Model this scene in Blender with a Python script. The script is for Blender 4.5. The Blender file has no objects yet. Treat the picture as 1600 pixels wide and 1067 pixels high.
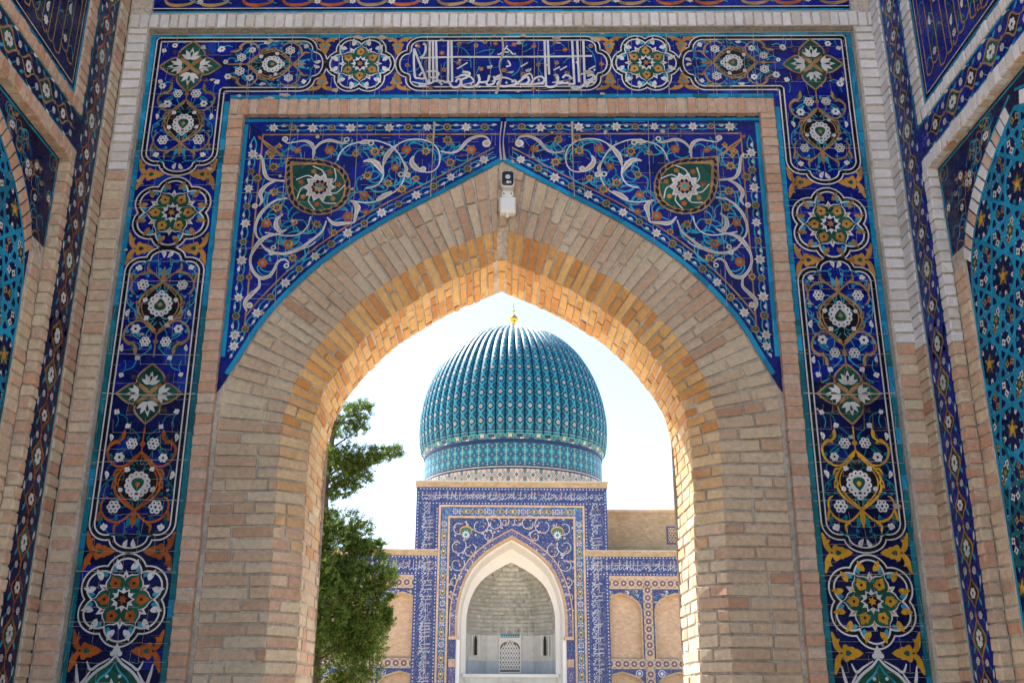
import bpy, math, random
from mathutils import Vector, Matrix, Quaternion
random.seed(7)
R = math.radians
scene = bpy.context.scene
COL = scene.collection

# ------------------------------------------------------------------ camera
cam_data = bpy.data.cameras.new('camera')
cam = bpy.data.objects.new('camera', cam_data)
COL.objects.link(cam)
cam_data.sensor_fit = 'HORIZONTAL'
cam_data.sensor_width = 36.0
cam_data.lens = 36.0
cam_data.clip_start = 0.05
cam_data.clip_end = 2000.0
up = Vector((17, 4531, -1600)).normalized()
fw = Vector((-29, -565, -1600)); fw = (fw - up * fw.dot(up)).normalized()
rt = fw.cross(up)
rot = Matrix((rt, fw, up)).to_4x4()
cam.matrix_world = Matrix.Translation((0, 0, 1.6)) @ rot
scene.camera = cam

# ------------------------------------------------------------------ sky and sun
SUN = Vector((-0.97, 1.0, 1.95)).normalized()
world = bpy.data.worlds.new('World')
scene.world = world
world.use_nodes = True
wn = world.node_tree
sky = wn.nodes.new('ShaderNodeTexSky')
sky.sky_type = 'NISHITA'
sky.sun_disc = False
sky.sun_elevation = math.asin(SUN.z)
sky.sun_rotation = math.atan2(SUN.x, SUN.y)
sky.altitude = 700
sky.air_density = 1.0
sky.dust_density = 2.2
sky.ozone_density = 1.0
bg = wn.nodes['Background']
bg.inputs['Strength'].default_value = 0.11
wn.links.new(sky.outputs[0], bg.inputs['Color'])
sun_data = bpy.data.lights.new('sun', 'SUN')
sun_data.energy = 5.0
sun_data.angle = R(0.5)
sun_data.color = (1.0, 0.95, 0.87)
sun = bpy.data.objects.new('sun', sun_data)
COL.objects.link(sun)
sun.location = SUN * 60
sun.rotation_euler = SUN.to_track_quat('Z', 'Y').to_euler()

scene.view_settings.view_transform = 'Standard'
scene.view_settings.look = 'None'
scene.view_settings.gamma = 1.0
scene.view_settings.exposure = 1.64
scene.view_settings.use_curve_mapping = False
scene.cycles.max_bounces = 8
scene.cycles.diffuse_bounces = 5
scene.cycles.glossy_bounces = 3
scene.cycles.use_denoising = True
scene.cycles.sample_clamp_indirect = 8.0

# ------------------------------------------------------------------ materials
MATS = {}
def _new(name):
    m = bpy.data.materials.new(name); m.use_nodes = True
    nt = m.node_tree
    b = nt.nodes['Principled BSDF']
    return m, nt, b
def N(nt, t, **kw):
    n = nt.nodes.new(t)
    for k, v in kw.items():
        if k in n.inputs: n.inputs[k].default_value = v
        else: setattr(n, k, v)
    return n
def rgba(c): return (c[0], c[1], c[2], 1.0)
def noise(nt, pos, scale, detail=3.0, rough=0.55):
    n = N(nt, 'ShaderNodeTexNoise'); n.inputs['Scale'].default_value = scale
    n.inputs['Detail'].default_value = detail; n.inputs['Roughness'].default_value = rough
    nt.links.new(pos, n.inputs['Vector']); return n
def maprange(nt, src, a, b, c, d):
    n = N(nt, 'ShaderNodeMapRange'); nt.links.new(src, n.inputs[0])
    for i, v in zip((1, 2, 3, 4), (a, b, c, d)): n.inputs[i].default_value = v
    return n.outputs[0]
def mult(nt, a, b):
    n = N(nt, 'ShaderNodeMath', operation='MULTIPLY'); nt.links.new(a, n.inputs[0])
    if isinstance(b, float): n.inputs[1].default_value = b
    else: nt.links.new(b, n.inputs[1])
    return n.outputs[0]
def mixc(nt, fac, a, b, mode='MIX'):
    n = N(nt, 'ShaderNodeMix', data_type='RGBA', blend_type=mode)
    if isinstance(fac, float): n.inputs[0].default_value = fac
    else: nt.links.new(fac, n.inputs[0])
    for i, v in ((6, a), (7, b)):
        if isinstance(v, tuple): n.inputs[i].default_value = rgba(v)
        else: nt.links.new(v, n.inputs[i])
    return n.outputs[2]
def hsv(nt, col, val):
    n = N(nt, 'ShaderNodeHueSaturation')
    if isinstance(col, tuple): n.inputs['Color'].default_value = rgba(col)
    else: nt.links.new(col, n.inputs['Color'])
    nt.links.new(val, n.inputs['Value']); return n.outputs[0]
def bump(nt, b, h, strength, dist):
    n = N(nt, 'ShaderNodeBump'); n.inputs['Strength'].default_value = strength
    n.inputs['Distance'].default_value = dist
    nt.links.new(h, n.inputs['Height']); nt.links.new(n.outputs[0], b.inputs['Normal'])

def glaze(name, col, rough=0.22, var=0.35, cell=9.0, wear=0.5, spec=0.2):
    """glazed faience: shade varies from piece to piece, fine crackle, worn spots"""
    m, nt, b = _new(name)
    pos = N(nt, 'ShaderNodeNewGeometry').outputs['Position']
    vo = N(nt, 'ShaderNodeTexVoronoi'); vo.inputs['Scale'].default_value = cell
    nt.links.new(pos, vo.inputs['Vector'])
    sep = N(nt, 'ShaderNodeSeparateColor'); nt.links.new(vo.outputs['Color'], sep.inputs[0])
    oi = N(nt, 'ShaderNodeObjectInfo')
    v1 = maprange(nt, sep.outputs[0], 0, 1, 1 - var, 1 + var * 0.6)
    v2 = maprange(nt, noise(nt, pos, 3.0).outputs[0], 0.3, 0.7, 0.85, 1.15)
    v3 = maprange(nt, oi.outputs['Random'], 0, 1, 0.88, 1.1)
    c = hsv(nt, col, mult(nt, mult(nt, v1, v2), v3))
    wn_ = noise(nt, pos, 38.0, 5.0, 0.7)
    w = maprange(nt, wn_.outputs[0], 0.66, 0.74, 0.0, wear)
    c = mixc(nt, w, c, (0.30, 0.27, 0.24))
    nt.links.new(c, b.inputs['Base Color'])
    rr = maprange(nt, noise(nt, pos, 14.0).outputs[0], 0.3, 0.7, rough * 0.7, rough * 1.7)
    nt.links.new(rr, b.inputs['Roughness'])
    b.inputs['Specular IOR Level'].default_value = spec
    bump(nt, b, noise(nt, pos, 26.0, 4.0).outputs[0], 0.25, 0.004)
    MATS[name] = m; return m

glaze('cobalt', (0.0035, 0.0095, 0.172), var=0.5)
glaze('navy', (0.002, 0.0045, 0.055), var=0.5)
glaze('azure', (0.006, 0.035, 0.26), var=0.3)
glaze('turquoise', (0.008, 0.23, 0.42), cell=5)
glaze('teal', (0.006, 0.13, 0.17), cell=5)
glaze('white', (0.57, 0.56, 0.565), var=0.16)
glaze('gold', (0.40, 0.20, 0.045), cell=14)
glaze('ochre', (0.30, 0.18, 0.08), cell=14)
glaze('rust', (0.34, 0.085, 0.014), cell=14)
glaze('yellow', (0.52, 0.27, 0.022), cell=14)
glaze('green', (0.010, 0.075, 0.050), cell=8, var=0.45)
glaze('black', (0.008, 0.007, 0.012), var=0.2)
glaze('pale', (0.46, 0.37, 0.31), var=0.15)
glaze('aqua', (0.03, 0.28, 0.40), cell=14)

def plainrough(name, col, scale=30.0, var=0.25, b_str=0.5, dist=0.006, rough=0.9):
    m, nt, b = _new(name)
    pos = N(nt, 'ShaderNodeNewGeometry').outputs['Position']
    n1 = noise(nt, pos, scale, 6.0, 0.65); n2 = noise(nt, pos, scale * 0.12, 3.0)
    v = mult(nt, maprange(nt, n1.outputs[0], 0.25, 0.75, 1 - var, 1 + var), maprange(nt, n2.outputs[0], 0.3, 0.7, 1 - var * 0.6, 1 + var * 0.5))
    nt.links.new(hsv(nt, col, v), b.inputs['Base Color'])
    b.inputs['Roughness'].default_value = rough
    bump(nt, b, n1.outputs[0], b_str, dist)
    MATS[name] = m; return m
plainrough('mortar', (0.42, 0.375, 0.32), 45.0, 0.42, 0.8, 0.008)
plainrough('grout', (0.38, 0.33, 0.28), 60.0, dist=0.002)
plainrough('plaster', (0.78, 0.75, 0.70), 4.0, 0.05, 0.1)
plainrough('muqarnas_plaster', (0.64, 0.63, 0.58), 3.0, 0.15, 0.2)
plainrough('marble', (0.45, 0.50, 0.54), 5.0, 0.12, 0.05, rough=0.4)
plainrough('bark', (0.10, 0.07, 0.05), 20.0, 0.35, 0.8, 0.02)
plainrough('door_red', (0.09, 0.012, 0.015), 6.0, 0.2, 0.1, rough=0.5)
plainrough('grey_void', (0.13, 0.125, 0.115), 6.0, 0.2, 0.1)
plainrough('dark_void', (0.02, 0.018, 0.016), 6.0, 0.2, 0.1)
plainrough('white_plastic', (0.72, 0.73, 0.74), 8.0, 0.03, 0.02, rough=0.35)
plainrough('black_plastic', (0.012, 0.011, 0.010), 8.0, 0.1, 0.02, rough=0.12)
plainrough('gilt', (0.75, 0.47, 0.08), 6.0, 0.1, 0.05, rough=0.25)
MATS['gilt'].node_tree.nodes['Principled BSDF'].inputs['Metallic'].default_value = 0.9

def brickmat(name, stops, stain=0.26, b_str=0.6, smear=0.38):
    m, nt, b = _new(name)
    geo = N(nt, 'ShaderNodeNewGeometry'); pos = geo.outputs['Position']
    oi = N(nt, 'ShaderNodeObjectInfo')
    ad = N(nt, 'ShaderNodeMath', operation='ADD'); nt.links.new(oi.outputs['Random'], ad.inputs[0]); nt.links.new(geo.outputs['Random Per Island'], ad.inputs[1])
    fr = N(nt, 'ShaderNodeMath', operation='FRACT'); nt.links.new(ad.outputs[0], fr.inputs[0])
    ra = N(nt, 'ShaderNodeValToRGB'); cr = ra.color_ramp
    while len(cr.elements) < len(stops): cr.elements.new(0.5)
    for e, (p, c) in zip(cr.elements, stops): e.position = p; e.color = rgba(c)
    nt.links.new(fr.outputs[0], ra.inputs[0])
    n1 = noise(nt, pos, 34.0, 6.0, 0.65); n2 = noise(nt, pos, 2.2, 4.0); n3 = noise(nt, pos, 120.0, 2.0)
    v = mult(nt, maprange(nt, n1.outputs[0], 0.25, 0.75, 1 - stain, 1 + stain * 0.7), maprange(nt, n2.outputs[0], 0.3, 0.7, 0.85, 1.12))
    c = hsv(nt, ra.outputs[0], v)
    soot = maprange(nt, noise(nt, pos, 1.1, 7.0, 0.75).outputs[0], 0.56, 0.70, 0.0, 0.40)
    c = mixc(nt, soot, c, (0.21, 0.165, 0.125))
    n4 = noise(nt, pos, 11.0, 6.0, 0.7)
    c = mixc(nt, maprange(nt, n4.outputs[0], 0.55, 0.72, 0.0, smear), c, (0.40, 0.35, 0.29))
    pit = maprange(nt, n3.outputs[0], 0.24, 0.32, 0.55, 0.0)
    c = mixc(nt, pit, c, (0.10, 0.07, 0.05))
    nt.links.new(c, b.inputs['Base Color'])
    b.inputs['Roughness'].default_value = 0.9
    b.inputs['Specular IOR Level'].default_value = 0.25
    hs = N(nt, 'ShaderNodeMath', operation='ADD'); nt.links.new(n1.outputs[0], hs.inputs[0]); nt.links.new(n3.outputs[0], hs.inputs[1])
    bump(nt, b, hs.outputs[0], b_str, 0.006)
    MATS[name] = m; return m
brickmat('brick', [(0.0, (0.56, 0.46, 0.335)), (0.3, (0.54, 0.415, 0.29)), (0.65, (0.515, 0.375, 0.258)), (0.88, (0.48, 0.32, 0.21)), (1.0, (0.44, 0.26, 0.165))])
brickmat('brick_ochre_glow', [(0.0, (0.62, 0.41, 0.18)), (0.35, (0.58, 0.345, 0.135)), (0.7, (0.54, 0.285, 0.10)), (1.0, (0.45, 0.20, 0.068))], smear=0.25)  # orange glow of the soffit is mixed into these brick colours
brickmat('brick_warm_glow', [(0.0, (0.60, 0.455, 0.275)), (0.35, (0.57, 0.405, 0.235)), (0.7, (0.54, 0.355, 0.19)), (1.0, (0.48, 0.27, 0.13))], smear=0.3)  # weaker step of the painted soffit glow, for the upper jambs
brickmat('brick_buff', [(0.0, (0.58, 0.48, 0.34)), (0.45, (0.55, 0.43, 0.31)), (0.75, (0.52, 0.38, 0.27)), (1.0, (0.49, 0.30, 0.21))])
brickmat('brick_pink', [(0.0, (0.55, 0.42, 0.32)), (0.4, (0.53, 0.355, 0.26)), (0.75, (0.52, 0.325, 0.225)), (1.0, (0.48, 0.265, 0.17))])
brickmat('brick_white', [(0.0, (0.66, 0.65, 0.65)), (0.6, (0.61, 0.60, 0.61)), (1.0, (0.54, 0.51, 0.47))], stain=0.12, smear=0.25)

def farbrick(name, c1, c2, scale):
    """brickwork too far away to tell the bricks apart"""
    m, nt, b = _new(name)
    pos = N(nt, 'ShaderNodeNewGeometry').outputs['Position']
    sx = N(nt, 'ShaderNodeSeparateXYZ'); nt.links.new(pos, sx.inputs[0])
    a1 = N(nt, 'ShaderNodeMath', operation='ADD'); nt.links.new(sx.outputs[0], a1.inputs[0]); nt.links.new(sx.outputs[1], a1.inputs[1])
    cx = N(nt, 'ShaderNodeCombineXYZ'); nt.links.new(a1.outputs[0], cx.inputs[0]); nt.links.new(sx.outputs[2], cx.inputs[1])
    t = N(nt, 'ShaderNodeTexBrick'); nt.links.new(cx.outputs[0], t.inputs['Vector'])
    t.inputs['Color1'].default_value = rgba(c1); t.inputs['Color2'].default_value = rgba(c2)
    t.inputs['Mortar'].default_value = rgba((c1[0] * 0.9, c1[1] * 0.92, c1[2] * 0.95))
    t.inputs['Scale'].default_value = scale; t.inputs['Mortar Size'].default_value = 0.012
    n2 = noise(nt, pos, 1.3, 6.0, 0.7); n3 = noise(nt, pos, 14.0, 3.0)
    v = mult(nt, maprange(nt, n2.outputs[0], 0.3, 0.7, 0.88, 1.10), maprange(nt, n3.outputs[0], 0.3, 0.7, 0.92, 1.08))
    nt.links.new(hsv(nt, t.outputs[0], v), b.inputs['Base Color'])
    b.inputs['Roughness'].default_value = 0.9
    bump(nt, b, t.outputs['Fac'], -0.3, 0.01)
    MATS[name] = m; return m
farbrick('brick_far', (0.56, 0.40, 0.265), (0.47, 0.305, 0.195), 2.9)
farbrick('brick_far_buff', (0.47, 0.34, 0.205), (0.36, 0.245, 0.14), 2.6)

def farmosaic(name, base, cols, scale, dens):
    """minute mosaic seen from far: scattered pieces of several glazes on a ground colour"""
    m, nt, b = _new(name)
    pos = N(nt, 'ShaderNodeNewGeometry').outputs['Position']
    c = base
    for i, (cc, d) in enumerate(zip(cols, dens)):
        vo = N(nt, 'ShaderNodeTexVoronoi'); vo.inputs['Scale'].default_value = scale * (1 + 0.23 * i)
        mp = N(nt, 'ShaderNodeMapping'); mp.inputs['Location'].default_value = (3.1 * i, 1.7 * i, 0.4)
        nt.links.new(pos, mp.inputs[0]); nt.links.new(mp.outputs[0], vo.inputs['Vector'])
        f = maprange(nt, vo.outputs['Distance'], d - 0.05, d + 0.05, 1.0, 0.0)
        c = mixc(nt, f, c, cc)
    v2 = maprange(nt, noise(nt, pos, 1.1, 4.0).outputs[0], 0.3, 0.7, 0.8, 1.2)
    nt.links.new(hsv(nt, c, v2), b.inputs['Base Color'])
    b.inputs['Roughness'].default_value = 0.35
    MATS[name] = m; return m
farmosaic('far_cobalt', (0.015, 0.028, 0.155), [(0.04, 0.17, 0.26), (0.24, 0.14, 0.12), (0.30, 0.32, 0.40)], 9.0, (0.30, 0.24, 0.16))
farmosaic('far_blue', (0.030, 0.085, 0.27), [(0.05, 0.32, 0.42), (0.40, 0.24, 0.10), (0.45, 0.48, 0.55)], 8.0, (0.34, 0.24, 0.20))
farmosaic('far_violet', (0.07, 0.065, 0.20), [(0.28, 0.20, 0.24), (0.42, 0.40, 0.50)], 10.0, (0.32, 0.22))
farmosaic('far_drum', (0.02, 0.17, 0.36), [(0.02, 0.07, 0.26), (0.05, 0.30, 0.40)], 3.2, (0.22, 0.30))
def far(name, col, rough=0.35):
    m, nt, b = _new(name)
    pos = N(nt, 'ShaderNodeNewGeometry').outputs['Position']
    v = mult(nt, maprange(nt, noise(nt, pos, 1.6, 5.0, 0.7).outputs[0], 0.3, 0.7, 0.78, 1.2), maprange(nt, noise(nt, pos, 18.0, 2.0).outputs[0], 0.3, 0.7, 0.85, 1.15))
    nt.links.new(hsv(nt, col, v), b.inputs['Base Color']); b.inputs['Roughness'].default_value = rough
    MATS[name] = m; return m
far('f_white', (0.52, 0.53, 0.58)); far('f_tan', (0.46, 0.30, 0.22)); far('f_gold', (0.48, 0.27, 0.08))
far('f_turq', (0.02, 0.22, 0.27)); far('f_green', (0.05, 0.13, 0.07)); far('f_plum', (0.10, 0.055, 0.10)); far('f_navy', (0.03, 0.045, 0.22))
far('d_turq', (0.013, 0.175, 0.222)); far('d_aqua', (0.02, 0.27, 0.315)); far('d_cobalt', (0.006, 0.016, 0.085)); far('d_cream', (0.42, 0.38, 0.30)); far('d_rust', (0.30, 0.12, 0.06)); far('d_bare', (0.50, 0.42, 0.34), 0.8)
far('f_cream', (0.45, 0.42, 0.35)); far('f_red', (0.28, 0.07, 0.07))

# paving of the courtyard
def paving():
    m, nt, b = _new('paving')
    pos = N(nt, 'ShaderNodeNewGeometry').outputs['Position']
    t = N(nt, 'ShaderNodeTexBrick'); nt.links.new(pos, t.inputs['Vector'])
    t.inputs['Color1'].default_value = (0.64, 0.53, 0.39, 1); t.inputs['Color2'].default_value = (0.58, 0.47, 0.34, 1)
    t.inputs['Mortar'].default_value = (0.34, 0.29, 0.23, 1); t.inputs['Scale'].default_value = 1.0; t.inputs['Mortar Size'].default_value = 0.01
    v = maprange(nt, noise(nt, pos, 2.0, 6.0).outputs[0], 0.3, 0.7, 0.85, 1.12)
    nt.links.new(hsv(nt, t.outputs[0], v), b.inputs['Base Color']); b.inputs['Roughness'].default_value = 0.8
    MATS['paving'] = m
paving()
def leafmat():
    m = bpy.data.materials.new('juniper_leaf'); m.use_nodes = True; nt = m.node_tree
    nt.nodes.remove(nt.nodes['Principled BSDF']); out = nt.nodes['Material Output']
    geo = N(nt, 'ShaderNodeNewGeometry')
    ra = N(nt, 'ShaderNodeValToRGB'); cr = ra.color_ramp; cr.elements.new(0.5)
    for e, (p, c) in zip(cr.elements, [(0.0, (0.028, 0.060, 0.016)), (0.55, (0.062, 0.108, 0.024)), (1.0, (0.15, 0.185, 0.04))]): e.position = p; e.color = rgba(c)
    nt.links.new(geo.outputs['Random Per Island'], ra.inputs[0])
    d = N(nt, 'ShaderNodeBsdfDiffuse'); t = N(nt, 'ShaderNodeBsdfTranslucent')
    nt.links.new(ra.outputs[0], d.inputs[0])
    nt.links.new(hsv_boost(nt, ra.outputs[0]), t.inputs[0])
    mx = N(nt, 'ShaderNodeMixShader'); mx.inputs[0].default_value = 0.5
    nt.links.new(d.outputs[0], mx.inputs[1]); nt.links.new(t.outputs[0], mx.inputs[2]); nt.links.new(mx.outputs[0], out.inputs[0])
    MATS['juniper_leaf'] = m
def hsv_boost(nt, c):
    n = N(nt, 'ShaderNodeHueSaturation'); n.inputs['Value'].default_value = 1.5; n.inputs['Hue'].default_value = 0.485
    nt.links.new(c, n.inputs['Color']); return n.outputs[0]
leafmat()

# ------------------------------------------------------------------ scene-graph helpers
def thing(name, label, cat, loc, group=None, kind=None):
    o = bpy.data.objects.new(name, None); COL.objects.link(o); o.location = loc
    o.empty_display_size = 0.3
    o['label'] = label; o['category'] = cat
    if group: o['group'] = group
    if kind: o['kind'] = kind
    return o
def adopt(o, parent):
    """parent keeps its own place; geometry is given in world metres"""
    if parent is not None:
        o.parent = parent
        if parent.parent is None: o.matrix_parent_inverse = Matrix.Translation(-Vector(parent.location))
def mesh_obj(name, verts, faces, mats, parent=None, midx=None, smooth=False):
    me = bpy.data.meshes.new(name)
    me.from_pydata(verts, [], faces)
    for mt in (mats if isinstance(mats, (list, tuple)) else [mats]): me.materials.append(MATS[mt])
    if midx: me.polygons.foreach_set('material_index', midx)
    if smooth: me.polygons.foreach_set('use_smooth', [True] * len(faces))
    me.update()
    o = bpy.data.objects.new(name, me); COL.objects.link(o); adopt(o, parent)
    return o
def inst(name, me, parent, matrix):
    o = bpy.data.objects.new(name, me); COL.objects.link(o)
    adopt(o, parent); o.matrix_basis = matrix
    return o
class MB:
    def __init__(s): s.v = []; s.f = []; s.m = []; s.mats = []
    def mi(s, m):
        if m not in s.mats: s.mats.append(m)
        return s.mats.index(m)
    def poly(s, pts, m):
        b = len(s.v); s.v += [tuple(p) for p in pts]; s.f.append(tuple(range(b, b + len(pts)))); s.m.append(s.mi(m))
    def box(s, x0, x1, y0, y1, z0, z1, m):
        b = len(s.v)
        s.v += [(x0, y0, z0), (x1, y0, z0), (x1, y1, z0), (x0, y1, z0), (x0, y0, z1), (x1, y0, z1), (x1, y1, z1), (x0, y1, z1)]
        k = s.mi(m)
        for f in ((0, 3, 2, 1), (4, 5, 6, 7), (0, 1, 5, 4), (1, 2, 6, 5), (2, 3, 7, 6), (3, 0, 4, 7)):
            s.f.append(tuple(b + i for i in f)); s.m.append(k)
    def build(s, name, parent=None, smooth=False):
        return mesh_obj(name, s.v, s.f, s.mats, parent, s.m, smooth)

def rj(a): return random.uniform(-a, a)
def brick(parent, c, n, depth, mat, name='brick', bev=0.005, jit=0.0033, proud=0.003):
    """one brick: four face corners (metres), outward normal, depth into the wall"""
    n = Vector(n); p = rj(proud)
    c = [Vector(q) + Vector((rj(jit), rj(jit), rj(jit))) + n * p for q in c]
    ce = (c[0] + c[1] + c[2] + c[3]) / 4
    vs = []
    for q in c:
        d = ce - q; d = d - n * d.dot(n); L = d.length or 1
        vs.append(q + d * (bev / L))
    for q in c: vs.append(q - n * (bev * random.uniform(0.5, 1.3)))
    for q in c: vs.append(q - n * depth)
    fs = [(0, 1, 2, 3)]
    for r in (0, 4):
        for i in range(4): j = (i + 1) % 4; fs.append((r + i, r + 4 + i, r + 4 + j, r + j))
    return mesh_obj(name, [tuple(v) for v in vs], fs, mat, parent)

# ------------------------------------------------------------------ drawing of tile ornament (metres on the wall)
def smooth(pts, n=7, closed=False):
    out = []; m = len(pts)
    if m < 3 and not closed: return list(pts)
    rng = m if closed else m - 1
    for i in range(rng):
        if closed: p0, p1, p2, p3 = pts[(i - 1) % m], pts[i], pts[(i + 1) % m], pts[(i + 2) % m]
        else: p0, p1, p2, p3 = pts[max(i - 1, 0)], pts[i], pts[i + 1], pts[min(i + 2, m - 1)]
        for k in range(n):
            t = k / n; t2 = t * t; t3 = t2 * t
            out.append(tuple(0.5 * (2 * p1[j] + (p2[j] - p0[j]) * t + (2 * p0[j] - 5 * p1[j] + 4 * p2[j] - p3[j]) * t2 + (3 * p1[j] - p0[j] - 3 * p2[j] + p3[j]) * t3) for j in (0, 1)))
    if not closed: out.append(tuple(pts[-1]))
    return out
LAY = 0.0007
class Art:
    def __init__(s): s.it = []; s.st = [(1, 0, 0, 1, 0, 0)]
    def push(s, x=0, y=0, rot=0, sc=1, mirror=False):
        a = s.st[-1]; c, d = math.cos(rot) * sc, math.sin(rot) * sc; mx = -1 if mirror else 1
        l = (c * mx, d * mx, -d, c, x, y)
        s.st.append((a[0] * l[0] + a[2] * l[1], a[1] * l[0] + a[3] * l[1], a[0] * l[2] + a[2] * l[3], a[1] * l[2] + a[3] * l[3],
                     a[0] * x + a[2] * y + a[4], a[1] * x + a[3] * y + a[5]))
        return s
    def __enter__(s): return s
    def __exit__(s, *a): s.st.pop()
    def T(s, p): a = s.st[-1]; return (a[0] * p[0] + a[2] * p[1] + a[4], a[1] * p[0] + a[3] * p[1] + a[5])
    def fill(s, pts, col, lay=1): s.it.append(([s.T(p) for p in pts], None, col, lay))
    def stroke(s, pts, w, col, lay=1, n=7, closed=False, taper=False):
        P = smooth(pts, n, closed); m = len(P); L = []; Rr = []
        for i in range(m):
            if closed: a, b = P[(i - 1) % m], P[(i + 1) % m]
            else: a, b = P[max(i - 1, 0)], P[min(i + 1, m - 1)]
            dx, dy = b[0] - a[0], b[1] - a[1]; q = math.hypot(dx, dy) or 1
            t = i / max(m - 1, 1)
            if isinstance(w, (list, tuple)):
                f = t * (len(w) - 1); k = min(int(f), len(w) - 2); ww = w[k] + (w[k + 1] - w[k]) * (f - k)
            else: ww = w * (0.25 + 0.75 * math.sin(math.pi * min(max(t, 0.03), 0.97))) if taper else w
            nx, ny = -dy / q * ww / 2, dx / q * ww / 2
            L.append(s.T((P[i][0] + nx, P[i][1] + ny))); Rr.append(s.T((P[i][0] - nx, P[i][1] - ny)))
        s.it.append((L, Rr, col, lay, closed))
    def circ(s, x, y, r, col, lay=1, n=14, ry=None): s.fill([(x + r * math.cos(2 * math.pi * k / n), y + (ry or r) * math.sin(2 * math.pi * k / n)) for k in range(n)], col, lay)
    def lobed(s, x, y, r, k, amp, col, lay=1, ph=0, n=6):
        m = k * n
        s.fill([(x + r * (1 + amp * math.cos(k * 2 * math.pi * i / m)) * math.cos(2 * math.pi * i / m + ph), y + r * (1 + amp * math.cos(k * 2 * math.pi * i / m)) * math.sin(2 * math.pi * i / m + ph)) for i in range(m)], col, lay)
    def star(s, x, y, r, k, inner, col, lay=1, ph=0):
        s.fill([(x + (r if i % 2 == 0 else r * inner) * math.cos(math.pi * i / k + ph), y + (r if i % 2 == 0 else r * inner) * math.sin(math.pi * i / k + ph)) for i in range(2 * k)], col, lay)
    def leaf(s, x, y, ang, L, w, col, lay=1, bend=0.0):
        ca, sa = math.cos(ang), math.sin(ang); A = []; B = []
        for i in range(8):
            t = i / 7; ww = w / 2 * math.sin(math.pi * t ** 0.75); c = bend * L * math.sin(math.pi * t)
            lx = L * t
            A.append((x + lx * ca - (c + ww) * sa, y + lx * sa + (c + ww) * ca)); B.append((x + lx * ca - (c - ww) * sa, y + lx * sa + (c - ww) * ca))
        s.fill(A + B[::-1][1:-1], col, lay)
    def drop(s, x, y, r, h, ang, col, lay=1, n=16):
        pts = []
        for i in range(n):
            t = 2 * math.pi * i / n
            px = r * math.sin(t) * math.sin(t / 2) ** 1.2; py = -h * math.cos(t) * 0.5
            pts.append((px, py))
        ca, sa = math.cos(ang), math.sin(ang)
        s.fill([(x + p[0] * ca - p[1] * sa, y + p[0] * sa + p[1] * ca) for p in pts], col, lay)
    def mesh(s, name, f):
        V = []; F = []; M = []; mats = []
        for it in s.it:
            col = it[2]; lay = it[3]; h = LAY * lay
            if col not in mats: mats.append(col)
            k = mats.index(col); b = len(V)
            if it[1] is None:
                V += [f(p[0], p[1], h) for p in it[0]]; F.append(tuple(range(b, b + len(it[0])))); M.append(k)
            else:
                m = len(it[0])
                for l, r in zip(it[0], it[1]): V.append(f(l[0], l[1], h)); V.append(f(r[0], r[1], h))
                for i in range(m if it[4] else m - 1):
                    j = (i + 1) % m; F.append((b + 2 * i, b + 2 * j, b + 2 * j + 1, b + 2 * i + 1)); M.append(k)
        me = bpy.data.meshes.new(name); me.from_pydata(V, [], F)
        for c in mats: me.materials.append(MATS[c])
        me.polygons.foreach_set('material_index', M); me.update()
        return me
    def emit(s, name, parent, f, kind=None):
        o = bpy.data.objects.new(name, s.mesh(name, f)); COL.objects.link(o); adopt(o, parent)
        if kind: o['kind'] = kind
        return o
FLAT = lambda u, v, h: (u, v, h)
MOTIF = {}
def motif(key, fn):
    if key not in MOTIF:
        a = Art(); fn(a); MOTIF[key] = a.mesh(key.split('|')[0], FLAT)
    return MOTIF[key]
def frame(origin, ux, uz, ang=0.0, sc=1.0):
    """matrix that lays a motif drawn in (u,v,h) on a wall with axes ux (right) and uz (up)"""
    ux = Vector(ux); uz = Vector(uz); h = ux.cross(uz)
    a = ux * math.cos(ang) + uz * math.sin(ang); b = -ux * math.sin(ang) + uz * math.cos(ang)
    m = Matrix((a * sc, b * sc, h)).transposed().to_4x4(); m.translation = Vector(origin)
    return m

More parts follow.
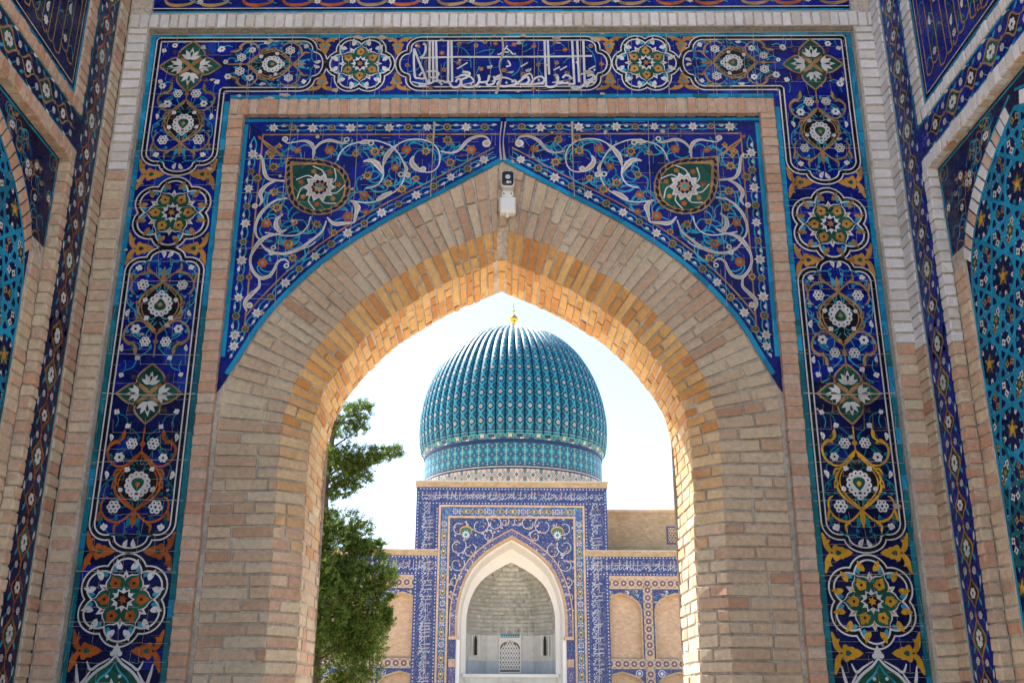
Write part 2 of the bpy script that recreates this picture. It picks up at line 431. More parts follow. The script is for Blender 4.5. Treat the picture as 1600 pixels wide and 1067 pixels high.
# traced ornament of the left spandrel and the inscription, in metres on the wall
SP_WHITE = [([(-1.466, 5.159), (-1.432, 5.125), (-1.38, 5.132), (-1.311, 5.142)], 0.0078), ([(-1.363, 5.137), (-1.311, 5.139), (-1.27, 5.112), (-1.252, 5.062), (-1.256, 5.002)], 0.0235), ([(-1.259, 5.037), (-1.246, 5.081), (-1.21, 5.124), (-1.154, 5.144), (-1.092, 5.128), (-1.052, 5.124), (-1.028, 5.151)], 0.0196), ([(-1.424, 4.84), (-1.48, 4.844), (-1.532, 4.855), (-1.561, 4.894), (-1.575, 4.948), (-1.588, 5.008), (-1.607, 5.04)], 0.0216), ([(-1.48, 4.844), (-1.525, 4.821), (-1.561, 4.787), (-1.579, 4.743), (-1.564, 4.695), (-1.58, 4.656)], 0.0255), ([(-1.401, 4.714), (-1.468, 4.699), (-1.525, 4.656), (-1.57, 4.589), (-1.59, 4.504), (-1.574, 4.438), (-1.529, 4.4)], 0.0176), ([(-1.526, 4.466), (-1.449, 4.452), (-1.364, 4.442), (-1.297, 4.459), (-1.255, 4.513), (-1.241, 4.579)], 0.0137), ([(-1.424, 4.458), (-1.499, 4.442), (-1.55, 4.405), (-1.587, 4.34), (-1.601, 4.293)], 0.0255), ([(-1.544, 4.384), (-1.49, 4.333), (-1.396, 4.316), (-1.306, 4.344), (-1.234, 4.4), (-1.163, 4.47), (-1.137, 4.55)], 0.0196), ([(-1.42, 4.597), (-1.456, 4.56), (-1.457, 4.508), (-1.424, 4.473), (-1.388, 4.487)], 0.0274), ([(-0.989, 4.695), (-0.948, 4.655), (-0.956, 4.536)], 0.0255), ([(-0.959, 4.536), (-1.031, 4.529), (-1.09, 4.529), (-1.134, 4.574)], 0.0255), ([(-1.092, 4.991), (-1.078, 5.046), (-1.038, 5.096), (-0.978, 5.124), (-0.909, 5.138)], 0.0098), ([(-1.004, 5.115), (-0.947, 5.131), (-0.898, 5.143), (-0.84, 5.139), (-0.789, 5.122), (-0.73, 5.09), (-0.685, 5.032), (-0.654, 4.967), (-0.642, 4.919), (-0.65, 4.847), (-0.682, 4.783), (-0.737, 4.736), (-0.805, 4.696), (-0.882, 4.679), (-0.98, 4.693)], 0.008), ([(-0.954, 5.121), (-0.919, 5.131), (-0.872, 5.124)], 0.032), ([(-0.894, 4.784), (-0.845, 4.795), (-0.808, 4.823), (-0.785, 4.879), (-0.79, 4.952), (-0.777, 5.008), (-0.744, 5.065), (-0.696, 5.114), (-0.632, 5.145), (-0.561, 5.15), (-0.488, 5.13), (-0.436, 5.08), (-0.417, 5.015), (-0.426, 4.951), (-0.46, 4.91), (-0.51, 4.901)], 0.0096), ([(-0.789, 4.952), (-0.777, 5.008), (-0.744, 5.065), (-0.696, 5.114)], 0.032), ([(-0.51, 4.904), (-0.549, 4.917), (-0.586, 4.947), (-0.604, 4.987), (-0.591, 5.025)], 0.0352), ([(-0.922, 4.984), (-0.869, 4.991), (-0.832, 4.964), (-0.807, 4.927), (-0.789, 4.891)], 0.0368), ([(-0.414, 5.06), (-0.357, 5.046), (-0.314, 5.054), (-0.279, 5.08), (-0.244, 5.129), (-0.201, 5.16), (-0.151, 5.173), (-0.107, 5.16), (-0.082, 5.114)], 0.0208), ([(-0.958, 4.533), (-0.946, 4.611), (-0.936, 4.65), (-0.967, 4.683)], 0.0272), ([(-0.823, 4.7), (-0.772, 4.73), (-0.722, 4.761)], 0.032), ([(-0.654, 4.975), (-0.635, 4.927), (-0.651, 4.879)], 0.0208), ([(-1.573, 4.391), (-1.596, 4.33), (-1.602, 4.259), (-1.574, 4.189), (-1.525, 4.147), (-1.472, 4.161), (-1.444, 4.209), (-1.425, 4.259), (-1.386, 4.277), (-1.354, 4.249)], 0.0206), ([(-1.54, 4.154), (-1.53, 4.09), (-1.569, 4.04), (-1.603, 3.999), (-1.612, 3.962), (-1.592, 3.921)], 0.0247), ([(-1.546, 4.391), (-1.506, 4.35), (-1.421, 4.32), (-1.321, 4.335), (-1.232, 4.37), (-1.197, 4.399)], 0.0124)]
SP_CURL = [((-1.449, 5.154), 0.0216), ((-1.615, 5.016), 0.0176), ((-1.606, 4.656), 0.0196), ((-1.04, 5.148), 0.0196), ((-0.11, 5.116), 0.0288), ((-1.37, 4.231), 0.0175), ((-1.58, 3.96), 0.0206), ((-0.877, 5.121), 0.0208), ((-0.525, 4.925), 0.0208), ((-0.669, 4.885), 0.0208), ((-0.626, 4.882), 0.0208), ((-1.462, 4.358), 0.0176), ((-1.472, 4.321), 0.0176)]
SP_GOLD = [(-1.358, 5.067), (-1.509, 4.943), (-1.49, 4.757), (-1.523, 4.532), (-1.341, 4.541), (-1.37, 4.386), (-1.145, 5.068), (-1.464, 4.642), (-1.086, 4.465), (-1.004, 4.579), (-1.2, 4.522), (-1.61, 4.86), (-0.71, 4.939), (-0.892, 4.879), (-0.508, 5.06), (-0.64, 5.073), (-0.572, 4.855), (-0.348, 4.975), (-0.21, 5.072), (-0.37, 5.146), (-0.978, 5.041), (-0.902, 4.732), (-0.851, 5.057), (-0.661, 4.775), (-0.885, 4.61), (-0.751, 4.823), (-0.489, 5.163), (-1.525, 4.254), (-1.599, 4.154), (-1.331, 4.284), (-1.371, 4.381)]
SP_MED_OUT = [(-1.432, 5.012), (-1.372, 5.012), (-1.302, 5.007), (-1.18, 4.997), (-1.063, 4.942), (-1.004, 4.849), (-0.999, 4.722), (-1.054, 4.636), (-1.166, 4.591), (-1.291, 4.61), (-1.378, 4.685), (-1.418, 4.801), (-1.43, 4.918)]
SP_MED_IN = [(-1.39, 4.96), (-1.316, 4.967), (-1.212, 4.967), (-1.098, 4.932), (-1.033, 4.839), (-1.035, 4.722), (-1.089, 4.648), (-1.181, 4.617), (-1.276, 4.634), (-1.354, 4.709), (-1.381, 4.82), (-1.388, 4.898)]
SP_MED_C = (-1.197, 4.792)
SP_PALM = [(-1.605, 5.153), (-1.58, 5.123), (-1.548, 5.097), (-1.511, 5.072), (-1.483, 5.102), (-1.553, 5.052), (-1.529, 5.022), (-1.45, 5.019)]
SCRIPT = [([(-0.509, 5.897), (-0.502, 5.555)], 0.0095), ([(-0.487, 5.897), (-0.474, 5.566)], 0.0095), ([(-0.466, 5.897), (-0.449, 5.566)], 0.0095), ([(-0.381, 5.897), (-0.375, 5.571)], 0.0095), ([(-0.36, 5.897), (-0.347, 5.565)], 0.0095), ([(0.281, 5.899), (0.288, 5.53)], 0.0095), ([(0.303, 5.899), (0.31, 5.623)], 0.0095), ([(0.471, 5.893), (0.481, 5.545)], 0.0095), ([(0.506, 5.893), (0.513, 5.562)], 0.0095), ([(0.548, 5.892), (0.551, 5.556)], 0.0095), ([(-0.572, 5.759), (-0.348, 5.766), (-0.06, 5.765), (0.275, 5.766), (0.606, 5.77)], 0.0084), ([(-0.537, 5.869), (-0.535, 5.818), (-0.549, 5.778), (-0.572, 5.761)], 0.0084), ([(-0.551, 5.863), (-0.542, 5.88)], 0.0095), ([(-0.613, 5.835), (-0.611, 5.717), (-0.6, 5.61), (-0.581, 5.599)], 0.0095), ([(-0.612, 5.829), (-0.576, 5.728), (-0.518, 5.566), (-0.555, 5.536), (-0.57, 5.549)], 0.0095), ([(-0.572, 5.616), (-0.549, 5.644), (-0.534, 5.616), (-0.543, 5.594), (-0.581, 5.599)], 0.0084), ([(-0.521, 5.649), (-0.469, 5.654), (-0.439, 5.632), (-0.467, 5.599), (-0.505, 5.61)], 0.0084), ([(-0.437, 5.56), (-0.41, 5.576), (-0.395, 5.562), (-0.376, 5.576), (-0.357, 5.56)], 0.0084), ([(-0.372, 5.571), (-0.342, 5.526), (-0.304, 5.532), (-0.286, 5.57), (-0.306, 5.593), (-0.324, 5.565)], 0.0095), ([(-0.317, 5.671), (-0.284, 5.693), (-0.246, 5.721)], 0.0063), ([(-0.297, 5.615), (-0.259, 5.626), (-0.23, 5.609)], 0.0084), ([(-0.278, 5.648), (-0.231, 5.637), (-0.249, 5.604), (-0.286, 5.581), (-0.276, 5.537), (-0.229, 5.526), (-0.182, 5.542), (-0.163, 5.581), (-0.173, 5.625)], 0.0105), ([(-0.168, 5.564), (-0.135, 5.564), (-0.106, 5.575), (-0.097, 5.62)], 0.0095), ([(-0.108, 5.692), (-0.105, 5.675), (-0.094, 5.692), (-0.09, 5.675), (-0.079, 5.698)], 0.0063), ([(-0.116, 5.564), (-0.106, 5.542), (-0.068, 5.553), (-0.059, 5.592), (-0.069, 5.608)], 0.0095), ([(-0.068, 5.592), (-0.031, 5.614), (-0.016, 5.619), (-0.021, 5.58), (-0.04, 5.547), (-0.002, 5.531), (0.055, 5.538), (0.093, 5.552)], 0.0105), ([(0.055, 5.564), (0.079, 5.578), (0.084, 5.552), (0.07, 5.536)], 0.0095), ([(0.093, 5.552), (0.131, 5.591), (0.16, 5.607), (0.174, 5.574), (0.145, 5.547), (0.112, 5.549)], 0.0105), ([(0.131, 5.549), (0.188, 5.544), (0.236, 5.552), (0.274, 5.552)], 0.0105), ([(0.188, 5.552), (0.212, 5.591), (0.255, 5.607), (0.278, 5.579), (0.255, 5.552)], 0.0095), ([(0.117, 5.686), (0.165, 5.719)], 0.0063), ([(0.155, 5.663), (0.158, 5.646), (0.169, 5.666), (0.173, 5.648), (0.186, 5.671)], 0.0063), ([(0.017, 5.686), (0.045, 5.697), (0.035, 5.725), (0.026, 5.734)], 0.0073), ([(0.292, 5.53), (0.321, 5.524), (0.359, 5.54), (0.369, 5.601), (0.35, 5.623)], 0.0105), ([(0.369, 5.551), (0.407, 5.557), (0.454, 5.548), (0.481, 5.545)], 0.0105), ([(0.402, 5.595), (0.422, 5.617), (0.455, 5.601), (0.431, 5.568), (0.407, 5.573)], 0.0095), ([(0.341, 5.657), (0.384, 5.684)], 0.0063), ([(0.384, 5.657), (0.432, 5.688)], 0.0063), ([(0.472, 5.512), (0.52, 5.518), (0.554, 5.551), (0.578, 5.561), (0.626, 5.561)], 0.0105), ([(0.569, 5.611), (0.608, 5.617), (0.626, 5.589), (0.588, 5.572), (0.573, 5.545), (0.558, 5.523)], 0.0105), ([(0.58, 5.661), (0.624, 5.689)], 0.0063), ([(0.458, 5.518), (0.501, 5.51)], 0.0095), ([(-0.043, 5.784), (-0.018, 5.793), (0.016, 5.838), (0.025, 5.855)], 0.0063), ([(0.021, 5.832), (0.045, 5.81), (0.064, 5.787), (0.083, 5.792)], 0.0063), ([(-0.003, 5.804), (0.035, 5.802)], 0.0063)]
SCRIPT_VINE = [[(-0.649, 5.65), (-0.583, 5.672), (-0.557, 5.75), (-0.588, 5.829)], [(-0.412, 5.66), (-0.394, 5.727), (-0.328, 5.727), (-0.279, 5.67), (-0.287, 5.615)], [(-0.349, 5.851), (-0.282, 5.839), (-0.233, 5.771), (-0.222, 5.681)], [(-0.254, 5.873), (-0.197, 5.896), (-0.119, 5.884)], [(-0.195, 5.794), (-0.138, 5.816), (-0.071, 5.827)], [(-0.165, 5.692), (-0.192, 5.614)], [(-0.061, 5.827), (-0.099, 5.759), (-0.079, 5.681)], [(-0.022, 5.681), (-0.003, 5.759), (0.064, 5.792), (0.112, 5.736), (0.103, 5.658), (0.055, 5.613)], [(0.131, 5.803), (0.189, 5.837), (0.218, 5.882)], [(0.264, 5.613), (0.236, 5.702), (0.285, 5.769), (0.352, 5.791)], [(0.324, 5.848), (0.372, 5.882), (0.42, 5.847)], [(0.565, 5.847), (0.612, 5.79), (0.629, 5.7), (0.608, 5.622)], [(0.409, 5.712), (0.448, 5.757), (0.515, 5.745)], [(0.16, 5.871), (0.131, 5.849), (0.141, 5.894), (0.189, 5.894)], [(-0.494, 5.538), (-0.436, 5.516), (-0.361, 5.527)], [(-0.21, 5.526), (-0.096, 5.515), (-0.001, 5.52)], [(0.188, 5.513), (0.283, 5.502), (0.368, 5.518)], [(-0.631, 5.694), (-0.67, 5.706)]]
SCRIPT_FLOWER = [(-0.656, 5.703), (-0.589, 5.854), (-0.307, 5.871), (-0.308, 5.721), (-0.191, 5.859), (-0.153, 5.67), (-0.129, 5.886), (-0.423, 5.8), (-0.404, 5.665), (-0.057, 5.875), (0.002, 5.66), (0.071, 5.866), (0.136, 5.63), (0.208, 5.854), (0.236, 5.702), (0.353, 5.882), (0.363, 5.718), (0.422, 5.823), (0.599, 5.852), (0.669, 5.706), (0.432, 5.636), (-0.493, 5.518), (-0.296, 5.513), (0.205, 5.508)]

# ================================================================== ENTRANCE PORTAL (arch wall we look through)
YF = 6.0                      # face of the brick arch
CX = 0.03                     # axis of the arch
def tilt(z): return 0.019 * max(0.0, (z - 1.6) / 4.0)        # the old wall has settled: courses rise a little to the right
def W(x, z, y): return (x + CX, y, z + tilt(z) * x)
def wallf(Y): return lambda u, v, h: W(u, v, Y - h)
def PX(p, Y): return Vector(W(p[0], p[1], Y))
portal = thing('entrance_portal', 'brick entrance portal with pointed arch framed by blue floral tile borders', 'portal', (0.03, 6.4, 0))

# half profile of the opening, front arris
PROF = smooth([(1.30, 0.0), (1.303, 0.9), (1.306, 1.8), (1.315, 2.5), (1.322, 3.0), (1.300, 3.28), (1.225, 3.53), (1.075, 3.77), (0.905, 3.965), (0.72, 4.12), (0.37, 4.335), (0.0, 4.49)], 40)
ARC = [0.0]
for a_, b_ in zip(PROF, PROF[1:]): ARC.append(ARC[-1] + math.hypot(b_[0] - a_[0], b_[1] - a_[1]))
STOT = ARC[-1]
def pos_s(s):
    s = min(max(s, 0), STOT); lo, hi = 0, len(ARC) - 1
    while hi - lo > 1:
        mid = (lo + hi) // 2
        if ARC[mid] <= s: lo = mid
        else: hi = mid
    t = (s - ARC[lo]) / max(ARC[hi] - ARC[lo], 1e-9)
    return (PROF[lo][0] + (PROF[hi][0] - PROF[lo][0]) * t, PROF[lo][1] + (PROF[hi][1] - PROF[lo][1]) * t)
def nrm_s(s):
    a, b = pos_s(s - 0.02), pos_s(s + 0.02); dx, dz = b[0] - a[0], b[1] - a[1]; q = math.hypot(dx, dz)
    nx, nz = dz / q, -dx / q
    k = max(0.0, min(1.0, (s - (STOT - 0.5)) / 0.5)); k = k * k
    nx, nz = nx * (1 - k), nz * (1 - k) + k; q = math.hypot(nx, nz)
    return (nx / q, nz / q)
XMIN = 0.0
def Q(s, r):
    p, n = pos_s(s), nrm_s(s); return (max(p[0] + n[0] * r, XMIN), p[1] + n[1] * r)
ZO = smooth([(0.0, 4.985), (0.357, 4.77), (0.766, 4.53), (1.145, 4.245), (1.445, 3.904), (1.61, 3.607), (1.70, 3.43)], 12)
def zo(x):
    for a, b in zip(ZO, ZO[1:]):
        if a[0] <= x <= b[0]: return a[1] + (b[1] - a[1]) * (x - a[0]) / max(b[0] - a[0], 1e-9)
    return 3.43
XG = 1.712
def rmax(s):
    r = 0.0
    while r < 0.8:
        q = Q(s, r)
        if q[0] > XG or q[1] > (zo(q[0]) if q[0] < XG else 9): break
        r += 0.004
    return r
CH = 0.15                      # splay between face and reveal
YR0, YR1 = YF + CH, 6.72       # reveal from / to
# --- solid core of the wall (bare mortar between the bricks is its skin)
core = MB()
OFF = 0.012
prev = None
SS = [STOT * i / 220 for i in range(221)]
for sg in (-1, 1):
    ring = []
    for s in SS:
        rm = rmax(s) if pos_s(s)[1] > 3.05 else max(0.0, XG + 0.035 - pos_s(s)[0])
        ring.append((Q(s, rm + 0.01), Q(s, 0.004), Q(s, -CH + OFF * 0.6)))
    for (a, b) in zip(ring, ring[1:]):
        g = lambda p, y: W(sg * p[0], p[1], y)
        core.poly([g(a[0], YF + OFF), g(a[1], YF + OFF), g(b[1], YF + OFF), g(b[0], YF + OFF)], 'mortar')
        core.poly([g(a[1], YF + OFF), g(a[2], YR0 + OFF * 0.5), g(b[2], YR0 + OFF * 0.5), g(b[1], YF + OFF)], 'mortar')
        core.poly([g(a[2], YR0 + OFF * 0.5), g(a[2], YR1), g(b[2], YR1), g(b[2], YR0 + OFF * 0.5)], 'mortar')
        # courtyard face above/beside the opening
    # mass of the wall
    for (a, b) in zip(ring, ring[1:]):
        p, q = a[2], b[2]
        if p[0] - q[0] > 1e-4 and p[1] > 3.0:
            core.poly([W(sg * p[0], p[1], YR1), W(sg * q[0], q[1], YR1), W(sg * q[0], 11.5, YR1), W(sg * p[0], 11.5, YR1)], 'mortar')
    xj = ring[0][2][0]
    core.poly([W(sg * (xj - 0.005), 0, YR1), W(sg * (xj - 0.005), 11.5, YR1), (sg * 6.0, YR1, 11.5), (sg * 6.0, YR1, 0)], 'mortar')
core.box(-6, 6, 6.07, 6.70, 5.30, 11.5, 'mortar')
for sg in (-1, 1):
    x0, x1 = sorted((sg * 1.68, sg * 1.735)); core.box(x0 + CX, x1 + CX, YF + 0.007, 6.07, 2.9, 3.52, 'mortar')
for sg in (-1, 1):
    core.box(min(sg * 1.8, sg * 6), max(sg * 1.8, sg * 6), 6.07, 6.70, 0, 5.299, 'mortar')
core_o = core.build('wall_core', portal)

# --- bricks of the arch: face, splay and reveal share their courses
ring_o = thing_part = MB().build('arch_face', portal) if False else None
def part(name, parent, verts=None, faces=None, mat='mortar'):
    return mesh_obj(name, verts or [], faces or [], mat, parent)
def bedstrip(name, x0, x1, z0, z1, y, parent):
    return mesh_obj(name, [W(x0, z0, y), W(x1, z0, y), W(x1, z1, y), W(x0, z1, y)], [(0, 1, 2, 3)], 'mortar', parent)
face_o = bedstrip('arch_face', -1.6, -1.5, 0.2, 0.5, YF + 0.02, portal)
splay_o = bedstrip('arch_splay', -1.4, -1.3, 0.2, 0.5, YF + 0.02, portal)
soffit_o = mesh_obj('arch_reveal', [W(-1.17, 0.2, 6.3), W(-1.17, 0.5, 6.3), W(-1.17, 0.5, 6.5), W(-1.17, 0.2, 6.5)], [(0, 1, 2, 3)], 'mortar', portal)
s0 = 1.20
def under(z):   # golden bounce light painted into the brick colour, in steps growing towards the crown
    q = z + rj(0.22); return 'brick_ochre_glow' if q > 3.3 else 'brick_warm_glow' if q > 2.55 else 'brick_buff'
XMIN = 0.034
for sg in (-1, 1):
    s = s0 + (0.02 if sg > 0 else 0); ci = 0
    while s < STOT - 0.02:
        z_ = pos_s(s)[1]
        pitch = (0.0685 if z_ < 3.1 else 0.0685 - 0.009 * min(1, (z_ - 3.1) / 0.5)) * random.uniform(0.95, 1.05)
        j = 0.0135 * random.uniform(0.85, 1.2)
        sa, sb = s + j / 2, min(s + pitch - j / 2, STOT - 0.004)
        s += pitch; ci += 1
        if sb - sa < 0.02: continue
        sm = (sa + sb) / 2
        rm = rmax(sm) if z_ > 3.0 else XG - pos_s(sm)[0]
        # face
        r = 0.0; first = True
        r = -random.choice((0.0, 0.0, 0.125, 0.07))
        while r < rm - 0.02:
            L = random.choice((0.25, 0.25, 0.25, 0.235, 0.13))
            r1 = r + L
            if rm - r1 < 0.07: r1 = rm
            a, b = max(r, 0.0), min(r1, rm) - 0.011
            if b - a > 0.035:
                g = [Q(sa, a), Q(sa, b), Q(sb, b), Q(sb, a)]
                if max(p[0] for p in g) > 0.052:
                    c = [PX((sg * p[0], p[1]), YF) for p in g]
                    if sg < 0: c = c[::-1]
                    brick(face_o, c, (0, -1, 0), 0.05, 'brick', proud=0.004)
            r = r1
        # splay
        nn = nrm_s(sm); d2 = 1 / math.sqrt(2)
        nv = Vector((-sg * nn[0] * d2, -d2, -nn[1] * d2))
        cut = [0.0, CH] if random.random() < 0.6 else [0.0, CH * random.choice((0.4, 0.6)), CH]
        for a, b in zip(cut, cut[1:]):
            b2 = b - (0.010 if b < CH else 0.002)
            g = [(Q(sa, -a), a), (Q(sa, -b2), b2), (Q(sb, -b2), b2), (Q(sb, -a), a)]
            if max(p[0][0] for p in g) < 0.052: continue
            c = [PX((sg * p[0], p[1]), YF + y) for p, y in g]
            if sg > 0: c = c[::-1]
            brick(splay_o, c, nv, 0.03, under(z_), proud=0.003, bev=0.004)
        # reveal
        nv = Vector((-sg * nn[0], 0, -nn[1]))
        y = YR0 - (0.0 if ci % 2 else 0.125) + rj(0.02)
        while y < YR1 - 0.01:
            L = random.choice((0.25, 0.25, 0.24, 0.13))
            y1 = y + L
            if YR1 - y1 < 0.06: y1 = YR1
            a, b = max(y, YR0), min(y1, YR1) - 0.010
            if b - a > 0.03:
                g = [(Q(sa, -CH), a), (Q(sa, -CH), b), (Q(sb, -CH), b), (Q(sb, -CH), a)]
                if max(p[0][0] for p in g) > 0.052:
                    c = [PX((sg * p[0], p[1]), yy) for p, yy in g]
                    if sg > 0: c = c[::-1]
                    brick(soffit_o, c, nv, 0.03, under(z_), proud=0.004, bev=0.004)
            y = y1

XMIN = 0.0
# key bricks at the crown
for z0, z1, dx in ((4.515, 4.60, 0.004), (4.615, 4.775, -0.003), (4.79, 4.945, 0.002)):
    brick(face_o, [PX((-0.026 + dx, z0), YF), PX((0.026 + dx, z0), YF), PX((0.027 + dx, z1), YF), PX((-0.027 + dx, z1), YF)], (0, -1, 0), 0.05, 'brick', proud=0.004)
brick(splay_o, [PX((-0.025, 4.36), YR0), PX((0.025, 4.36), YR0), PX((0.026, 4.505), YF + 0.004), PX((-0.026, 4.505), YF + 0.004)], (0, -0.7, -0.7), 0.03, 'brick_ochre_glow')
for y0_, y1_ in ((6.15, 6.33), (6.34, 6.46), (6.47, 6.71)):
    brick(soffit_o, [PX((-0.025, 4.335), y1_), PX((0.025, 4.335), y1_), PX((0.025, 4.335), y0_), PX((-0.025, 4.335), y0_)], (0, 0, -1), 0.03, 'brick_ochre_glow')

# --- brick frame round the spandrels (projects 5 cm)
fr_o = None
mb = MB()
YP = 5.95
def wbox(mb, x0, x1, y0, y1, z0, z1, m):
    P = [W(x, z, y) for z in (z0, z1) for (x, y) in ((x0, y0), (x1, y0), (x1, y1), (x0, y1))]
    b = len(mb.v); mb.v += P; k = mb.mi(m)
    for f in ((0, 3, 2, 1), (4, 5, 6, 7), (0, 1, 5, 4), (1, 2, 6, 5), (2, 3, 7, 6), (3, 0, 4, 7)): mb.f.append(tuple(b + i for i in f)); mb.m.append(k)
for sg in (-1, 1):
    x0, x1 = sorted((sg * 1.732, sg * 1.828))
    for k in range(11): wbox(mb, x0, x1, YP + 0.009, 6.05, k * 0.5, min(k * 0.5 + 0.5, 5.432), 'mortar')
for k in range(14): wbox(mb, -1.73 + k * 3.46 / 14, -1.73 + (k + 1) * 3.46 / 14, YP + 0.009, 6.05, 5.322, 5.432, 'mortar')
fr_o = mb.build('inner_frame', portal)
def rowbricks(parent, x0, x1, z0, z1, y, mat, pitch, vert, depth=0.05, joint=0.012, n=(0, -1, 0), fn=None, matfn=None):
    """a row of bricks; vert: stacked upwards, otherwise soldiers side by side; fn maps (u, v) to the wall"""
    fn = fn or (lambda u, v: PX((u, v), y))
    a, e = (z0, z1) if vert else (x0, x1); p = a
    while p < e - pitch * 0.4:
        q = min(p + pitch * random.uniform(0.93, 1.07), e); g0, g1 = p + joint / 2, q - joint / 2
        cs = [(x0, g0), (x1, g0), (x1, g1), (x0, g1)] if vert else [(g0, z0), (g1, z0), (g1, z1), (g0, z1)]
        mm = matfn((g0 + g1) / 2) if matfn else mat
        brick(parent, [fn(*c) for c in cs], n, depth, mm)
        p = q
for sg in (-1, 1):
    x0, x1 = sorted((sg * 1.729, sg * 1.830))
    rowbricks(fr_o, x0, x1, 1.3, 5.315, YP, 'brick_pink', 0.0685, True)
rowbricks(fr_o, -1.83, 1.83, 5.318, 5.435, YP, 'brick_pink', 0.0665, False)

# --- outer frame: white glazed bricks above, plain bricks below
YW = 5.90
mb = MB()
for sg in (-1, 1):
    x0, x1 = sorted((sg * 2.415, sg * 2.56))
    for k in range(13): wbox(mb, x0, x1, YW + 0.009, 6.07, k * 0.5, k * 0.5 + 0.5, 'mortar')
for k in range(20): wbox(mb, -2.42 + k * 4.84 / 20, -2.42 + (k + 1) * 4.84 / 20, YW + 0.009, 6.07, 5.972, 6.098, 'mortar')
of_o = mb.build('outer_frame', portal)
for sg, lim in ((-1, 4.86), (1, 3.66)):
    x0, x1 = sorted((sg * 2.430, sg * 2.548))
    rowbricks(of_o, x0, x1, 1.3, 5.965, YW, 'brick', 0.0695, True, matfn=lambda z: 'brick_white' if z > lim else ('brick_buff' if random.random() < 0.7 else 'brick_pink'))
rowbricks(of_o, -2.55, 2.55, 5.975, 6.080, YW, 'brick_white', 0.0655, False)

# ------------------------------------------------------------------ ornament vocabulary
class Orn(Art):
    def __init__(s): Art.__init__(s); s.marks = []
    def mark(s, key, x, y, sc, ang=0.0, lay=4):
        a = s.st[-1]; p = s.T((x, y)); k = math.hypot(a[0], a[1]); g = math.atan2(a[3], a[2]) - math.pi / 2
        s.marks.append((key, p[0], p[1], sc * k, g + (ang if a[0] * a[3] - a[1] * a[2] > 0 else -ang), lay))
def k_flower(a):
    a.circ(0, 0, 0.62, 'white', 0)
    for k in range(6): a.circ(0.62 * math.cos(k * math.pi / 3), 0.62 * math.sin(k * math.pi / 3), 0.40, 'white', 0.15 * (k + 1), 9)
    a.lobed(0, 0, 0.27, 6, 0.2, 'navy', 1.5, n=3)
def k_flower_ring(a):
    for k in range(6):
        a.circ(0.62 * math.cos(k * math.pi / 3), 0.62 * math.sin(k * math.pi / 3), 0.40, 'white', 0.15 * k, 9)
        a.circ(0.62 * math.cos(k * math.pi / 3), 0.62 * math.sin(k * math.pi / 3), 0.15, 'navy', 1.5, 6)
    a.circ(0, 0, 0.36, 'white', 1.2, 9); a.circ(0, 0, 0.2, 'black', 1.9, 7)
def k_bud(a):
    a.circ(-0.42, 0.12, 0.5, 'white', 0, 9); a.circ(0.42, 0.12, 0.5, 'white', 0.15, 9); a.circ(0, -0.35, 0.5, 'white', 0.3, 9); a.leaf(0, 0.1, math.pi / 2, 0.95, 0.6, 'white', 0.45)
    a.circ(0, 0.02, 0.2, 'pale', 1.3, 6)
def k_petal(a):
    a.leaf(0, -1, math.pi / 2, 2, 0.95, 'white', 0, 0.12); a.leaf(0, -0.4, math.pi / 2, 0.9, 0.3, 'pale', 1, 0.12)
def k_star(a):
    a.star(0, 0, 1.0, 7, 0.6, 'white', 0, 0.2); a.lobed(0, 0, 0.42, 5, 0.2, 'pale', 1, n=3)
def k_gold(a):
    a.star(0, 0, 1.0, 7, 0.66, 'gold', 0, 0.3); a.circ(0, 0, 0.40, 'black', 1, 8); a.circ(0, 0, 0.2, 'aqua', 1.8, 6)
def k_brown(a):
    a.lobed(0, 0, 0.9, 6, 0.12, 'rust', 0, n=3); a.circ(0, 0, 0.42, 'ochre', 1, 8); a.circ(0, 0, 0.2, 'aqua', 1.8, 6)
def k_olive(a):
    a.lobed(0, 0, 0.95, 8, 0.1, 'ochre', 0, n=3); a.circ(0, 0, 0.62, 'green', 1, 9); a.circ(0, 0, 0.25, 'ochre', 1.8, 6)
def k_lotus(a):
    for t in (-1.1, -0.55, 0, 0.55, 1.1): a.leaf(0, -0.7, math.pi / 2 + t, 1.7 - abs(t) * 0.35, 0.55, 'white', 0.2 + abs(t) * 0.1)
    a.drop(0, 0.0, 0.22, 0.8, 0, 'green', 1.5)
KEYS = {'flower': k_flower, 'flower_ring': k_flower_ring, 'bud': k_bud, 'petal': k_petal, 'star_flower': k_star, 'gold_flower': k_gold, 'brown_flower': k_brown, 'olive_rosette': k_olive, 'lotus': k_lotus}
NAMES = {'flower_ring': 'flower', 'star_flower': 'flower', 'gold_flower': 'flower', 'brown_flower': 'flower', 'olive_rosette': 'rosette'}
def set_marks(art, parent, Y, f=None):
    for key, x, z, sc, ang, lay in art.marks:
        x += rj(0.003); z += rj(0.003); sc *= random.uniform(0.9, 1.1); ang += rj(0.18)
        o = f(x, z, lay * LAY) if f else frame(W(x, z, Y - lay * LAY), (1, 0, tilt(z)), (0, 0, 1))
        m = o @ Matrix.Rotation(ang, 4, 'Z') @ Matrix.Diagonal((sc, sc, 1, 1))
        inst(NAMES.get(key, key), motif(key, KEYS[key]), parent, m)
M = 0.00098
